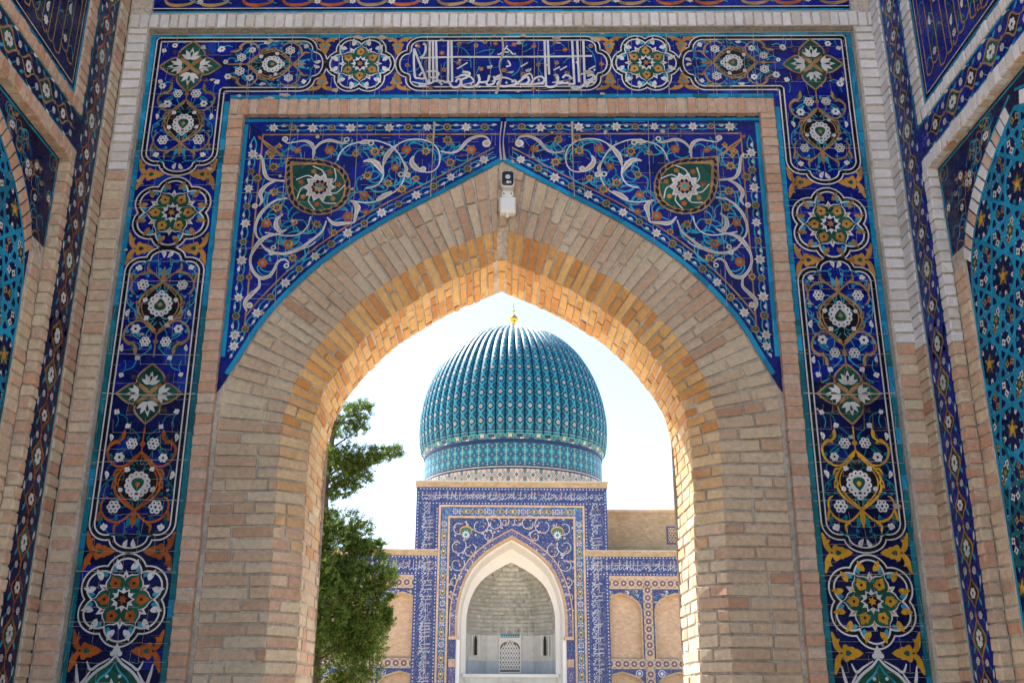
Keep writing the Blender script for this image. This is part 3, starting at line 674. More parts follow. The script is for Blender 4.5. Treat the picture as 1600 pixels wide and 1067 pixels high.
def pal_group(a, L, full=True, V='aqua'):
    """palmette with volutes; local y runs towards the end of the cartouche (units: mm drawn, scaled by M)"""
    ogee = [(0, -200), (45, -160), (95, -105), (134, -40), (128, 40), (80, 100), (0, 158)]
    a.fill(smooth(ogee, 5) + [(-p[0], p[1]) for p in smooth(ogee, 5)][::-1][1:-1], 'black', 1)
    for mi in (False, True):
        with a.push(mirror=mi):
            a.stroke(ogee, 15, L, 2)
            a.stroke([(8, -175), (60, -120), (108, -50), (112, 20), (70, 85), (0, 150)], 8, L, 2.2)
            a.stroke([(0, -200), (-65, -128), (-135, -112), (-190, -155), (-203, -220), (-165, -262), (-130, -250)], [12, 13, 12, 12, 13, 17, 26, 5], L, 2.4)
            a.leaf(-150, -258, math.pi * 0.62, -95, 34, L, 2.5, 0.1); a.leaf(-152, -268, math.pi * 0.62, -55, 14, 'green', 3.2, 0.1)
            a.stroke([(0, 158), (-75, 222), (-150, 212), (-196, 155), (-192, 95), (-165, 72)], [12, 12, 15, 14, 11, 11, 6], L, 2.4)
            a.leaf(-195, 150, 1.9, 78, 34, L, 2.6, -0.15); a.leaf(-188, 172, 1.9, 42, 14, 'green', 3.2, -0.1)
            a.leaf(-70, 218, 1.95, 88, 26, L, 2.6, 0.2); a.leaf(-80, 240, 1.95, 44, 10, 'green', 3.2, 0.2)
            a.leaf(-100, -95, 2.5, 70, 28, L, 2.6, 0.1); a.leaf(-112, -85, 2.5, 38, 12, 'green', 3.2, 0.1)
            a.leaf(-134, -30, 1.9, 62, 30, L, 2.6, -0.1); a.leaf(-138, -15, 1.9, 32, 12, 'green', 3.2, -0.1)
            # vines
            a.stroke([(10, -120), (60, -190), (64, -250)], 7, V, 1.4); a.stroke([(64, -250), (120, -225), (160, -190)], 7, V, 1.4)
            a.leaf(95, -222, 0.6, 75, 22, V, 1.6, 0.1)
            a.stroke([(131, -164), (70, -150), (30, -110)], 7, V, 1.4); a.stroke([(150, -40), (205, 10), (215, 90), (190, 140)], 8, V, 1.4)
            a.stroke([(193, -58), (185, -110), (160, -140)], 7, V, 1.4); a.stroke([(20, 60), (50, 130), (126, 135)], 8, V, 1.4)
            a.leaf(90, 62, 0.9, 70, 20, V, 1.6, 0.15)
            a.stroke([(166, 258), (190, 235), (205, 215)], 7, V, 1.4); a.stroke([(166, 258), (120, 300), (60, 305), (25, 320)], 7, V, 1.4)
            a.leaf(28, 195, 1.35, 75, 30, V, 1.6, 0.15)
            a.stroke([(0, -60), (40, -100), (90, -80)], 7, V, 1.6); a.stroke([(0, 30), (50, 40), (100, 20)], 7, V, 1.6)
            a.stroke([(0, 30), (20, 90), (10, 130)], 7, V, 1.6)
            a.mark('flower_ring', 64, -250, 37); a.mark('flower', 131, -164, 30); a.mark('flower_ring', 126, 135, 39)
            a.mark('bud', 74, -92, 19, 2.6); a.mark('bud', 98, 30, 18, 2.2); a.mark('bud', 166, 258, 24, 3.4)
            for (x_, y_, t_, l_) in ((190, -10, 1.2, 60), (205, 60, 2.0, 50), (175, -120, 2.5, 55), (100, 185, 0.4, 60), (200, 200, 1.4, 55), (120, 300, 0.1, 55), (95, -300, 1.0, 55), (30, -300, 0.6, 60), (160, 60, 2.6, 45), (45, 270, 1.0, 50), (195, -190, 1.5, 50), (140, -60, 0.2, 50)):
                a.stroke([(x_, y_), (x_ + l_ * 0.5 * math.cos(t_ + 0.5), y_ + l_ * 0.5 * math.sin(t_ + 0.5)), (x_ + l_ * math.cos(t_), y_ + l_ * math.sin(t_))], [8, 6, 2], V, 1.2)
                a.leaf(x_, y_, t_ + 0.9, l_ * 0.6, 12, V, 1.3, 0.2)
            a.mark('petal', 193, -58, 28, 0.2); a.mark('petal', 22, 352, 30, 2.8)
            if full:
                a.mark('petal', 198, -292, 26, 0.1); a.mark('bud', 102, -362, 20, 0.6)
                a.stroke([(102, -362), (60, -330), (20, -290)], 7, V, 1.4); a.stroke([(102, -362), (120, -420), (165, -440)], 7, V, 1.4)
    # pearl ring and kernel
    for k in range(13):
        t = 2 * math.pi * k / 13 + math.pi / 2
        rr = 60 + (15 if k == 0 else 0)
        a.circ(rr * math.cos(t), rr * 1.08 * math.sin(t), 19, 'white', 2.4 + 0.02 * k, 9)
    for k in range(13):
        t = 2 * math.pi * k / 13 + math.pi / 2; rr = 60 + (15 if k == 0 else 0)
        a.circ(rr * math.cos(t), rr * 1.08 * math.sin(t), 6.5, 'rust' if L == 'rust' else 'navy', 3.2, 6)
    a.circ(0, 0, 47, 'white', 2.8, 16, 50); a.drop(0, 2, 52, 86, math.pi, 'green', 3.4); a.drop(0, 2, 20, 34, math.pi, L, 4)
    a.stroke([(0, -200), (0, -355)], 9, L, 2.4); a.circ(0, -250, 17, L, 2.8, 9)
    a.leaf(0, 158, math.pi / 2, 110, 34, L, 2.8)
def quatre(a, L, lo='green'):
    for k, (len_, w) in enumerate(((195, 150), (200, 118), (195, 140), (200, 118))):
        with a.push(rot=k * math.pi / 2):
            a.drop(0, len_ * 0.52, w * 0.72, len_ * 0.98, math.pi, lo, 1.5 + 0.1 * k)
            for sgn in (-1, 1):
                a.stroke([(0, 0), (sgn * w * 0.50, len_ * 0.30), (sgn * w * 0.50, len_ * 0.62), (0, len_)], 12, L, 2.4)
            a.mark('lotus', 0, len_ * 0.48, 52)
            a.leaf(0, 0, math.pi / 4, 80, 30, L, 2.6)
            for sgn in (-1, 1):
                with a.push(rot=sgn * 0.78): a.stroke([(0, 95), (10, 130), (0, 168), (-12, 140)], 8, L, 2.6); 
    for sx in (-1, 1):
        for sy in (-1, 1):
            a.mark('bud', sx * 183, sy * 120, 20, 0.4 * sx); a.stroke([(sx * 183, sy * 120), (sx * 165, sy * 170), (sx * 175, sy * 215)], 5, 'aqua', 1.4)
def rosette(a, c1, c2, dark=False):
    d, rl = 0.143, 0.121
    def out(k, rr):
        pts = []
        for i in range(72):
            th = 2 * math.pi * i / 72; de = ((th - math.pi / 2 + math.pi / 6) % (math.pi / 3)) - math.pi / 6
            pts.append((k * (d * math.cos(de) + math.sqrt(rr * rr - (d * math.sin(de)) ** 2)) * math.cos(th), k * (d * math.cos(de) + math.sqrt(rr * rr - (d * math.sin(de)) ** 2)) * math.sin(th)))
        return pts
    a.fill(out(1, rl), 'white', 1); a.fill(out(1, rl - 0.009), 'black', 1.6); a.fill(out(1, rl - 0.029), 'white', 2.2); a.fill(out(1, rl - 0.039), 'navy' if dark else 'cobalt', 2.8)
    for k in range(6):
        th = math.pi / 2 + k * math.pi / 3
        with a.push(rot=th - math.pi / 2):
            a.stroke([(-0.105, 0.098), (-0.055, 0.118), (0, 0.112), (0.055, 0.118), (0.105, 0.098)], 0.009, 'white', 3.6)
            a.fill([(-0.05, 0.112), (-0.02, 0.125), (0, 0.165), (0.02, 0.125), (0.05, 0.112), (0, 0.085)], 'white', 3.8)
            a.leaf(0, 0.112, math.pi / 2, 0.03, 0.012, c1, 4.8)
            for sx in (-1, 1):
                a.leaf(sx * 0.026, 0.166, math.pi / 2 - sx * 0.5, 0.072, 0.036, c2, 3.6, -sx * 0.1)
                a.leaf(sx * 0.062, 0.150, math.pi / 2 - sx * 0.1, 0.045, 0.026, 'aqua', 3.4)
                a.circ(sx * 0.043, 0.2, 0.004, 'navy', 4.4, 6)
    for k in range(6):
        th = k * math.pi / 3
        with a.push(rot=th - math.pi / 2):
            pt = smooth([(0, 0.02), (0.030, 0.055), (0.053, 0.095), (0.040, 0.130), (0.012, 0.150), (0, 0.172)], 3); pt = pt + [(-p[0], p[1]) for p in pt[::-1][1:-1]]
            a.fill([(p[0] * 1.16, p[1] * 1.03) for p in pt], 'white', 4.0 + 0.05 * k); a.fill(pt, 'green', 4.5 + 0.05 * k)
            a.lobed(0, 0.104, 0.030, 5, 0.12, c1, 5.4, n=3); a.leaf(0, 0.118, math.pi / 2, 0.030, 0.026, c1, 5.5); a.circ(0, 0.104, 0.009, 'black', 6.1, 6)
    a.star(0, 0, 0.068, 12, 0.72, 'white', 6.2); a.star(0, 0, 0.054, 6, 0.6, 'black' if dark else 'navy', 6.8); a.star(0, 0, 0.027, 6, 0.5, c1, 7.4, 0.3)
def filler(a, c, eye='green'):
    """gold half palmette set against the edge; local x runs away from the edge"""
    a.lobed(0.085, 0, 0.043, 5, 0.16, c, 1.2, ph=math.pi, n=5); a.leaf(0.10, 0, 0, 0.075, 0.05, c, 1.4); a.drop(0.092, 0, 0.02, 0.036, math.pi / 2, eye, 2.4)
    for sy in (-1, 1):
        a.stroke([(0.058, 0), (0.03, sy * 0.03), (0.016, sy * 0.075), (0.004, sy * 0.115)], [0.018, 0.03, 0.034, 0.022, 0.008], c, 1.6)
        a.leaf(0.012, sy * 0.055, sy * 0.5, 0.042, 0.026, c, 1.8)
def cart_end(hw, h):
    """one lobed end of a cartouche in the right half plane, from the straight side to the tip at (0, h)"""
    b = h - 0.075; r = 0.085; P = []
    for k in range(9): t = math.pi / 2 * k / 8; P.append((hw - r + r * math.cos(t), b - r + r * math.sin(t)))
    P += [(0.118, b), (0.108, b + 0.004)]
    for k in range(1, 9): t = math.pi / 2 * k / 8; P.append((0.108 * math.cos(t), b + 0.004 + 0.071 * math.sin(t)))
    return P
def cart_path(hw, h0, h1):
    """outline of a cartouche with lobed ends, from -h0 to h1"""
    e1 = cart_end(hw, h1); e0 = [(p[0], -p[1]) for p in cart_end(hw, h0)]
    rt_ = e0[::-1] + e1
    return rt_ + [(-p[0], p[1]) for p in rt_[::-1][1:-1]]
def outline(a, pts, closed=True):
    a.stroke(pts, 0.038, 'white', 1.0, 1, closed); a.stroke(pts, 0.021, 'black', 1.8, 1, closed)

# ------------------------------------------------------------------ blue tile border round the arch
YT = 5.96
PC, PH = 2.122, 0.290           # centre and half width of the upright border
mb = MB()
for sg in (-1, 1):
    x0, x1 = sorted((sg * (PC - PH - 0.003), sg * (PC + PH + 0.005)))
    for k in range(12): wbox(mb, x0, x1, YT + 0.008, 6.07, k * 0.5, min(k * 0.5 + 0.5, 5.97), 'grout')
for k in range(18): wbox(mb, -1.828 + k * 3.656 / 18, -1.828 + (k + 1) * 3.656 / 18, YT + 0.008, 6.07, 5.437, 5.97, 'grout')
border = mb.build('tile_border', portal)
# field tiles, one by one
ub = bpy.data.meshes.new('tile')
e = 0.5
ub.from_pydata([(-e, 0, -e), (e, 0, -e), (e, 0, e), (-e, 0, e), (-e, 1, -e), (e, 1, -e), (e, 1, e), (-e, 1, e)], [], [(0, 1, 2, 3), (0, 4, 5, 1), (1, 5, 6, 2), (2, 6, 7, 3), (3, 7, 4, 0)])
TILE = {}
for c in ('cobalt', 'navy', 'turquoise', 'teal', 'azure'):
    m_ = ub.copy(); m_.materials.append(MATS[c]); TILE[c] = m_
def tile(parent, x0, x1, z0, z1, col, Y=YT, gap=0.0022):
    if random.random() < 0.07: col = {'cobalt': 'azure', 'navy': 'cobalt', 'turquoise': 'teal', 'teal': 'turquoise'}[col]   # replaced tiles
    p = W((x0 + x1) / 2, (z0 + z1) / 2, Y + rj(0.0003))
    mt = Matrix.Translation(p) @ Matrix.Rotation(-tilt(z0) , 4, 'Y') @ Matrix.Diagonal((x1 - x0 - gap, 0.012, z1 - z0 - gap, 1))
    inst('tile', TILE[col], parent, mt)
for sg in (-1, 1):
    xi, xo = PC - PH + 0.034, PC + PH - 0.034
    z = 1.28
    while z < 5.95:
        dz = random.choice((0.088, 0.094, 0.100, 0.094)); z1 = min(z + dz, 5.925 if z < 5.92 else 5.958)
        if 5.925 - z1 < 0.04 and z1 < 5.92: z1 = 5.925
        if z1 - z < 0.03: break
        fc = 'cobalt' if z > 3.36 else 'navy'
        cut = [xi + (xo - xi) * k / 5 + (rj(0.006) if 0 < k < 5 else 0) for k in range(6)]
        if z1 >= 5.46: cut = [PC - PH] + cut[1:]
        if z1 > 5.925: fc = 'turquoise'
        for a, b in zip(cut, cut[1:]):
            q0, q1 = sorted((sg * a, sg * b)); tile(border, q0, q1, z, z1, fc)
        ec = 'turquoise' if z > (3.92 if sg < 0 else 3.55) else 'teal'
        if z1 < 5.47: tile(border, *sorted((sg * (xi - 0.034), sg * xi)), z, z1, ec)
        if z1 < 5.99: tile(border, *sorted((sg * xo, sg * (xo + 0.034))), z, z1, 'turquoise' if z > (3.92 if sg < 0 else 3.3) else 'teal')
        z = z1
x = -(PC - PH)
while x < PC - PH - 0.01:
    x1 = min(x + random.choice((0.098, 0.104, 0.110)), PC - PH)
    cut = [5.472 + (5.925 - 5.472) * k / 4 + (rj(0.006) if 0 < k < 4 else 0) for k in range(5)]
    for a, b in zip(cut, cut[1:]): tile(border, x, x1, a, b, 'cobalt')
    tile(border, x, x1, 5.440, 5.472, 'turquoise'); tile(border, x, x1, 5.925, 5.958, 'turquoise')
    x = x1
wf = wallf(YT)
def emit_orn(a, name, parent, Y=YT, f=None):
    o = a.emit(name, parent, wallf(Y)); set_marks(a, parent, Y, f); return o
ZC = 5.715                      # axis of the top border
for sg in (-1, 1):
    side_c = sg * PC
    # long upright cartouche
    zt, zb, zm = (4.335, 2.425, 3.37) if sg < 0 else (4.26, 2.435, 3.37)
    a = Orn()
    with a.push(side_c, zm): outline(a, cart_path(0.232, zm - zb, zt - zm))
    emit_orn(a, 'cartouche_outline', border)
    for s2, L in ((1, 'ochre'), (-1, 'rust' if sg < 0 else 'yellow')):
        dz = (zt - zm - 0.385) if s2 > 0 else (zm - zb - 0.385)
        a = Orn()
        with a.push(side_c, zm + s2 * dz, 0 if s2 > 0 else math.pi, M): pal_group(a, L, V='aqua' if s2 > 0 else 'teal')
        emit_orn(a, 'palmette', border)
    a = Orn()
    with a.push(side_c, zm, 0, M): quatre(a, 'ochre')
    emit_orn(a, 'quatrefoil', border)
    # rosettes
    for zr, c1, c2, dark in ((4.59 if sg < 0 else 4.50, 'gold', 'ochre', False), (2.15, 'rust' if sg < 0 else 'yellow', 'white' if sg < 0 else 'yellow', True)):
        a = Orn()
        with a.push(side_c, zr): rosette(a, c1, c2, dark)
        emit_orn(a, 'rosette', border)
    # gold fillers in the gaps
    zl = (4.87 if sg < 0 else 4.80, 4.335 if sg < 0 else 4.25, 2.42, 1.87)
    for z_, c in zip(zl, ('gold', 'gold', 'rust' if sg < 0 else 'yellow', 'rust' if sg < 0 else 'yellow')):
        for s3 in (-1, 1):
            a = Orn()
            with a.push(side_c + s3 * (PH - 0.036), z_, 0, 1, mirror=(s3 > 0)): filler(a, c)
            emit_orn(a, 'half_palmette', border)
    # pointed medallion running out of view below
    a = Orn()
    with a.push(side_c, 1.62):
        og = [(0, 0.235), (0.04, 0.19), (0.12, 0.13), (0.175, 0.04), (0.16, -0.07), (0.08, -0.17), (0, -0.25)]
        pts = smooth(og, 5); full = pts + [(-p[0], p[1]) for p in pts[::-1][1:-1]]
        a.fill(full, 'white', 1); a.fill([(p[0] * 0.9, p[1] * 0.92) for p in full], 'green', 1.7)
        a.circ(0, 0.25, 0.022, 'white', 2); a.circ(-0.02, 0.235, 0.014, 'white', 2.1); a.circ(0.02, 0.235, 0.014, 'white', 2.2); a.leaf(0, 0.25, math.pi / 2, 0.045, 0.02, 'white', 2.3)
        for s3 in (-1, 1):
            with a.push(mirror=(s3 < 0)):
                a.stroke([(0.03, 0.21), (0.09, 0.175), (0.13, 0.15), (0.155, 0.195)], [0.006, 0.012, 0.016, 0.006], 'white', 2.0)
                a.stroke([(0.13, 0.14), (0.18, 0.07), (0.20, 0.12), (0.21, 0.18)], [0.008, 0.018, 0.018, 0.005], 'white', 2.2)
                a.stroke([(0.0, 0.19), (0.03, 0.14), (0.075, 0.10), (0.11, 0.04)], [0.004, 0.012, 0.010, 0.004], 'aqua', 3); a.mark('petal', 0.065, 0.055, 0.030, 0.8); a.circ(0.035, 0.115, 0.010, 'white', 3.4, 8)
        a.mark('lotus', 0, 0.05, 0.062)
    emit_orn(a, 'medallion', border)
    # corner cartouche, L shaped
    a = Orn()
    hw = 0.232; ze = 4.875 if sg < 0 else 4.80
    bz = ze + 0.075; xe = 1.215; bx = xe + 0.075
    def LP(x, z): return (sg * x, z)
    ev = cart_end(hw, 0.3); eh = cart_end(0.2, 0.3)
    dn = [(PC + p[0], ze + 0.3 - p[1]) for p in ev]; dn2 = [(PC - p[0], ze + 0.3 - p[1]) for p in ev]
    hz = [(xe + 0.3 - p[1], ZC + p[0]) for p in eh]; hz2 = [(xe + 0.3 - p[1], ZC - p[0]) for p in eh]
    path = [LP(*p) for p in dn[::-1] + [(PC + hw, 5.3), (PC + hw, ZC + 0.199), (PC + hw - 0.002, ZC + 0.2), (1.8, ZC + 0.2)] + hz + hz2[::-1][1:] + [(1.7, ZC - 0.2), (PC - hw - 0.002, ZC - 0.2), (PC - hw, ZC - 0.202), (PC - hw, 5.2)] + dn2[:-1]]
    outline(a, path); emit_orn(a, 'cartouche_outline', border)
    a = Orn()
    with a.push(side_c, ze + 0.375, math.pi, 0.00092): pal_group(a, 'ochre', full=False)
    emit_orn(a, 'palmette', border)
    a = Orn()
    with a.push(sg * (xe + 0.355), ZC, math.pi / 2 * sg, 0.00086): pal_group(a, 'ochre', full=False)
    emit_orn(a, 'palmette', border)
    a = Orn()
    with a.push(side_c, ZC - 0.015, 0, 0.00104): quatre(a, 'ochre')
    for (dx_, dz_, s_) in ((-0.20, 0.12, 0.024), (-0.26, -0.10, 0.026), (-0.235, 0.02, 0.018), (0.12, 0.15, 0.022), (0.17, -0.17, 0.026)):
        a.mark('flower', side_c + sg * dx_, ZC + dz_, s_); a.stroke([(side_c + sg * dx_, ZC + dz_), (side_c + sg * (dx_ - 0.03), ZC + dz_ + 0.03), (side_c + sg * (dx_ - 0.07), ZC + dz_ + 0.02)], 0.007, 'aqua', 1.2)
    emit_orn(a, 'quatrefoil', border)
    # rosette and fillers of the top border
    a = Orn()
    with a.push(sg * 0.975, ZC, math.pi / 6, 0.90): rosette(a, 'gold', 'white')
    emit_orn(a, 'rosette', border)
    for xx in (1.225, 0.725):
        for s3 in (-1, 1):
            a = Orn()
            with a.push(sg * xx, ZC + s3 * 0.215, -s3 * math.pi / 2, 0.86): filler(a, 'gold', 'aqua')
            emit_orn(a, 'half_palmette', border)
# inscription cartouche
a = Orn()
pth = [(p[1], p[0] * 0.86 + ZC) for p in cart_path(0.232, 0.722, 0.722)]
outline(a, pth); emit_orn(a, 'cartouche_outline', border)
a = Orn()
for v in SCRIPT_VINE: a.stroke([(p[0], p[1]) for p in v], 0.0065, 'aqua', 1.0)
emit_orn(a, 'vine', border)
for k, p in enumerate(SCRIPT_FLOWER):
    o = frame(W(p[0], p[1], YT - 2 * LAY), (1, 0, 0), (0, 0, 1), k * 1.3, 0.019)
    kk = ('gold_flower', 'brown_flower')[k % 2]
    inst('flower', motif(kk, KEYS[kk]), border, o)
a = Orn()
for i, (p, w) in enumerate(SCRIPT): a.stroke(p, w * 1.6, 'white', 3.4 + 0.04 * i, 5)
for i, (x_, z_) in enumerate(((-0.60, 5.86), (-0.50, 5.60), (-0.42, 5.55), (-0.30, 5.74), (-0.22, 5.55), (-0.16, 5.53), (0.02, 5.56), (0.10, 5.55), (0.115, 5.53), (0.24, 5.58), (0.36, 5.60), (0.45, 5.54), (0.50, 5.72), (0.62, 5.66), (-0.10, 5.68), (0.30, 5.70))): a.star(x_, z_, 0.010, 4, 0.7, 'white', 3.4)
for i, s_ in enumerate(([(-0.62, 5.57), (-0.52, 5.55), (-0.44, 5.58), (-0.36, 5.55)], [(-0.33, 5.60), (-0.25, 5.62), (-0.20, 5.57), (-0.27, 5.545)], [(-0.08, 5.57), (0.0, 5.60), (0.07, 5.575)], [(0.12, 5.60), (0.18, 5.63), (0.20, 5.58)], [(0.33, 5.56), (0.42, 5.57), (0.48, 5.60)], [(0.52, 5.62), (0.58, 5.64), (0.61, 5.60), (0.55, 5.57)])): a.stroke(s_, [0.006, 0.015, 0.012, 0.006], 'white', 4.6 + 0.05 * i)
emit_orn(a, 'inscription', border)
# joints and lost glaze
a = Orn()
for k in range(26):
    sg = random.choice((-1, 1)); x = sg * (PC + rj(PH * 0.9)); z = random.uniform(1.7, 5.9)
    n = 9; r = random.uniform(0.006, 0.022)
    a.fill([(x + r * random.uniform(0.4, 1.3) * math.cos(6.283 * i / n) * 1.4, z + r * random.uniform(0.4, 1.2) * math.sin(6.283 * i / n)) for i in range(n)], 'grout', 9.5)
for k in range(34):
    x = rj(1.8); z = random.choice((5.45, 5.62, 5.9, 5.93, 5.94, 5.5)) + rj(0.03); n = 9; r = random.uniform(0.006, 0.024)
    a.fill([(x + r * random.uniform(0.4, 1.3) * math.cos(6.283 * i / n) * 1.8, z + r * random.uniform(0.4, 1.2) * math.sin(6.283 * i / n)) for i in range(n)], 'grout', 9.5)
a.stroke([(-0.012, 5.93), (-0.004, 5.80), (-0.03, 5.70), (-0.015, 5.6), (-0.05, 5.47)], [0.010, 0.018, 0.007, 0.010, 0.022], 'grout', 9.2)
for sg in (-1, 1):
    for z in (3.365, 2.95, 2.72, 3.62, 4.1, 4.62, 5.05, 2.3, 2.02): a.stroke([(sg * (PC - PH + 0.01), z + rj(0.01)), (sg * PC, z + rj(0.008)), (sg * (PC + PH - 0.01), z + rj(0.01))], 0.0028 if z != 3.365 else 0.006, 'grout', 9.0)
    for x in (0.2, 0.52, 0.86, 1.12, 1.45, 1.72): a.stroke([(sg * x + rj(0.01), 5.45), (sg * x + rj(0.01), 5.7), (sg * x + rj(0.01), 5.95)], 0.0028, 'grout', 9.0)
a.emit('lost_glaze', border, wf, 'stuff')
a = Art()
for sg in (-1, 1):
    z = 1.4
    while z < 5.93:
        z += random.uniform(0.085, 0.115); x = PC - PH + 0.01
        while x < PC + PH - 0.03:
            L = random.uniform(0.05, 0.16); x1 = min(x + L, PC + PH - 0.01)
            if random.random() < 0.6: a.stroke([(sg * x, z + rj(0.006)), (sg * x1, z + rj(0.006))], 0.0016, 'grout', 8.6)
            if random.random() < 0.6: a.stroke([(sg * x1, z), (sg * x1 + rj(0.012), z + random.uniform(0.05, 0.1))], 0.0015, 'grout', 8.5)
            x = x1
x = -1.82
while x < 1.82:
    x += random.uniform(0.09, 0.12); z = 5.45
    while z < 5.93:
        z1 = min(z + random.uniform(0.05, 0.15), 5.95)
        if random.random() < 0.6: a.stroke([(x + rj(0.006), z), (x + rj(0.006), z1)], 0.0017, 'grout', 8.6)
        if random.random() < 0.5: a.stroke([(x, z1), (x + random.uniform(0.05, 0.1), z1 + rj(0.01))], 0.0015, 'grout', 8.5)
        z = z1
a.emit('tile_joints', border, wf, 'stuff')

# ------------------------------------------------------------------ spandrels
for sg in (-1, 1):
    xs = [1.73 * k / 40 for k in range(41)]
    vs = []; fs = []
    for x in xs:
        zb = zo(x) if x < 1.69 else 3.46 - (x - 1.69) * 2
        vs += [W(sg * x, zb, YF), W(sg * x, 5.325, YF)]
    for k in range(40): fs.append((2 * k, 2 * k + 2, 2 * k + 3, 2 * k + 1))
    sp = mesh_obj('spandrel', vs, fs, 'cobalt', portal)
    f = wallf(YF)
    off = lambda d: [(x, z) for x, z in [(p[0] + d * nn_[0], p[1] + d * nn_[1]) for p, nn_ in [(p, (lambda t: (t[0] / math.hypot(*t), t[1] / math.hypot(*t)))((ZO[max(i - 1, 0)][1] - ZO[min(i + 1, len(ZO) - 1)][1], ZO[min(i + 1, len(ZO) - 1)][0] - ZO[max(i - 1, 0)][0]))) for i, p in enumerate(ZO)]] if x > -0.01]
    def mir(pts): return [(sg * p[0], p[1]) for p in pts]
    a = Orn()
    a.stroke(mir([p for p in off(0.016) if p[1] > 3.5]), 0.030, 'turquoise', 1, 1); a.stroke(mir([(1.715, 3.62), (1.715, 5.27)]), 0.030, 'turquoise', 1); a.stroke(mir([(1.73, 5.298), (0.02, 5.298)]), 0.022, 'turquoise', 1.3)
    a.emit('turquoise_edge', sp, f)
    a = Orn()
    inn = [p for p in off(0.118) if p[0] < 1.60 and p[1] > 3.80]
    a.stroke(mir(inn), 0.010, 'ochre', 1, 1); a.stroke(mir([(1.598, 3.80), (1.598, 5.192)]), 0.010, 'ochre', 1.2); a.stroke(mir([(1.602, 5.188), (0.02, 5.188)]), 0.010, 'ochre', 1.3)
    a.emit('border_line', sp, f)
    # running border of buds
    a = Orn()
    def run(path, step, ph):
        acc = [0]
        for p, q in zip(path, path[1:]): acc.append(acc[-1] + math.hypot(q[0] - p[0], q[1] - p[1]))
        def at(s):
            for i in range(len(acc) - 1):
                if acc[i] <= s <= acc[i + 1]:
                    t = (s - acc[i]) / max(acc[i + 1] - acc[i], 1e-9); p, q = path[i], path[i + 1]
                    return (p[0] + (q[0] - p[0]) * t, p[1] + (q[1] - p[1]) * t), math.atan2(q[1] - p[1], q[0] - p[0])
            return path[-1], 0
        k = 0; s = ph
        wav1 = []; wav2 = []
        t = 0.02
        while t < acc[-1] - 0.02:
            p, an = at(t); w = 0.020 * math.sin(2 * math.pi * (t - ph) / (2 * step))
            wav1.append((p[0] - math.sin(an) * w, p[1] + math.cos(an) * w)); wav2.append((p[0] + math.sin(an) * w, p[1] - math.cos(an) * w)); t += step / 6
        a.stroke(mir(wav1), 0.0085, 'aqua', 1, 2); a.stroke(mir(wav2), 0.0085, 'aqua', 1.1, 2)
        while s < acc[-1] - 0.04:
            p, an = at(s)
            a.marks.append(('star_flower' if k % 2 == 0 else 'olive_rosette', sg * p[0], p[1], 0.036 if k % 2 == 0 else 0.027, an + k, 3))
            p2, an2 = at(min(s + step * 0.5, acc[-1]))
            a.marks.append(('petal', sg * (p2[0] + 0.012 * math.sin(an2)), p2[1] - 0.012 * math.cos(an2), 0.018, sg * (an2 - math.pi / 2) if sg > 0 else -(an2 - math.pi / 2), 3.4))
            k += 1; s += step
    run([p for p in off(0.072) if p[1] > 3.62], 0.128, 0.10)
    run([(1.655, 3.66), (1.655, 5.20)], 0.128, 0.10); run([(1.60, 5.24), (0.04, 5.24)], 0.128, 0.07)
    emit_orn(a, 'bud_border', sp, YF)
    # white arabesque scrolls
    for i, (pts, w) in enumerate(SP_WHITE):
        a = Orn(); m = mir([(-p[0], p[1]) for p in pts])
        if w > 0.014:
            a.stroke(m, [0.009, w * 0.8, w * 1.18, w * 0.8, 0.008], 'white', 2.0 + 0.03 * i); a.stroke(m, [0.001, w * 0.35, w * 0.6, w * 0.35, 0.001], 'pale', 3.0 + 0.02 * i)
        else: a.stroke(m, 0.009, 'white', 2.0 + 0.03 * i)
        a.emit('scroll', sp, f)
    for i, (p, r) in enumerate(SP_CURL):
        a = Orn(); a.circ(-sg * p[0], p[1], r, 'white', 3.4, 12); a.circ(-sg * p[0], p[1], r * 0.55, 'green' if i % 2 else 'pale', 4.2, 9); a.emit('curl', sp, f)
    a = Orn(); rnd = random.Random(3)
    for i, p in enumerate(SP_GOLD):
        kk = 'gold_flower' if i % 3 else 'brown_flower'
        a.marks.append((kk, -sg * p[0], p[1], 0.034 if i % 4 else 0.027, i * 0.7, 3))
        for k in range(6):
            t = rnd.uniform(0, 6.28); c = rnd.choice((-1, 1)); L = rnd.uniform(0.06, 0.13)
            q = [(-p[0] + L * u * math.cos(t + c * u * 1.5), p[1] + L * u * math.sin(t + c * u * 1.5)) for u in (0.2, 0.6, 1.0, 1.25)]
            if all(-0.0 < u[0] < 1.58 and u[1] > zo(min(u[0], 1.69)) + 0.13 and u[1] < 5.17 for u in q):
                a.stroke(mir(q), 0.0085, 'aqua', 1.0 + 0.01 * k)
                if k == 0: a.leaf(sg * q[-1][0], q[-1][1], t if sg > 0 else math.pi - t, 0.035, 0.016, 'aqua', 1.3)
    emit_orn(a, 'vine', sp, YF)
    # medallion
    mo = smooth([(-p[0], p[1]) for p in SP_MED_OUT], 4, True); mi_ = smooth([(-p[0], p[1]) for p in SP_MED_IN], 4, True); mc = (-SP_MED_C[0], SP_MED_C[1])
    a = Orn()
    a.fill(mir(mo), 'ochre', 4.2); a.fill(mir(mi_), 'gold', 4.6); a.fill(mir([((p[0] - mc[0]) * 0.95 + mc[0], (p[1] - mc[1]) * 0.95 + mc[1]) for p in mi_]), 'green', 5.2)
    nmo = len(mo)
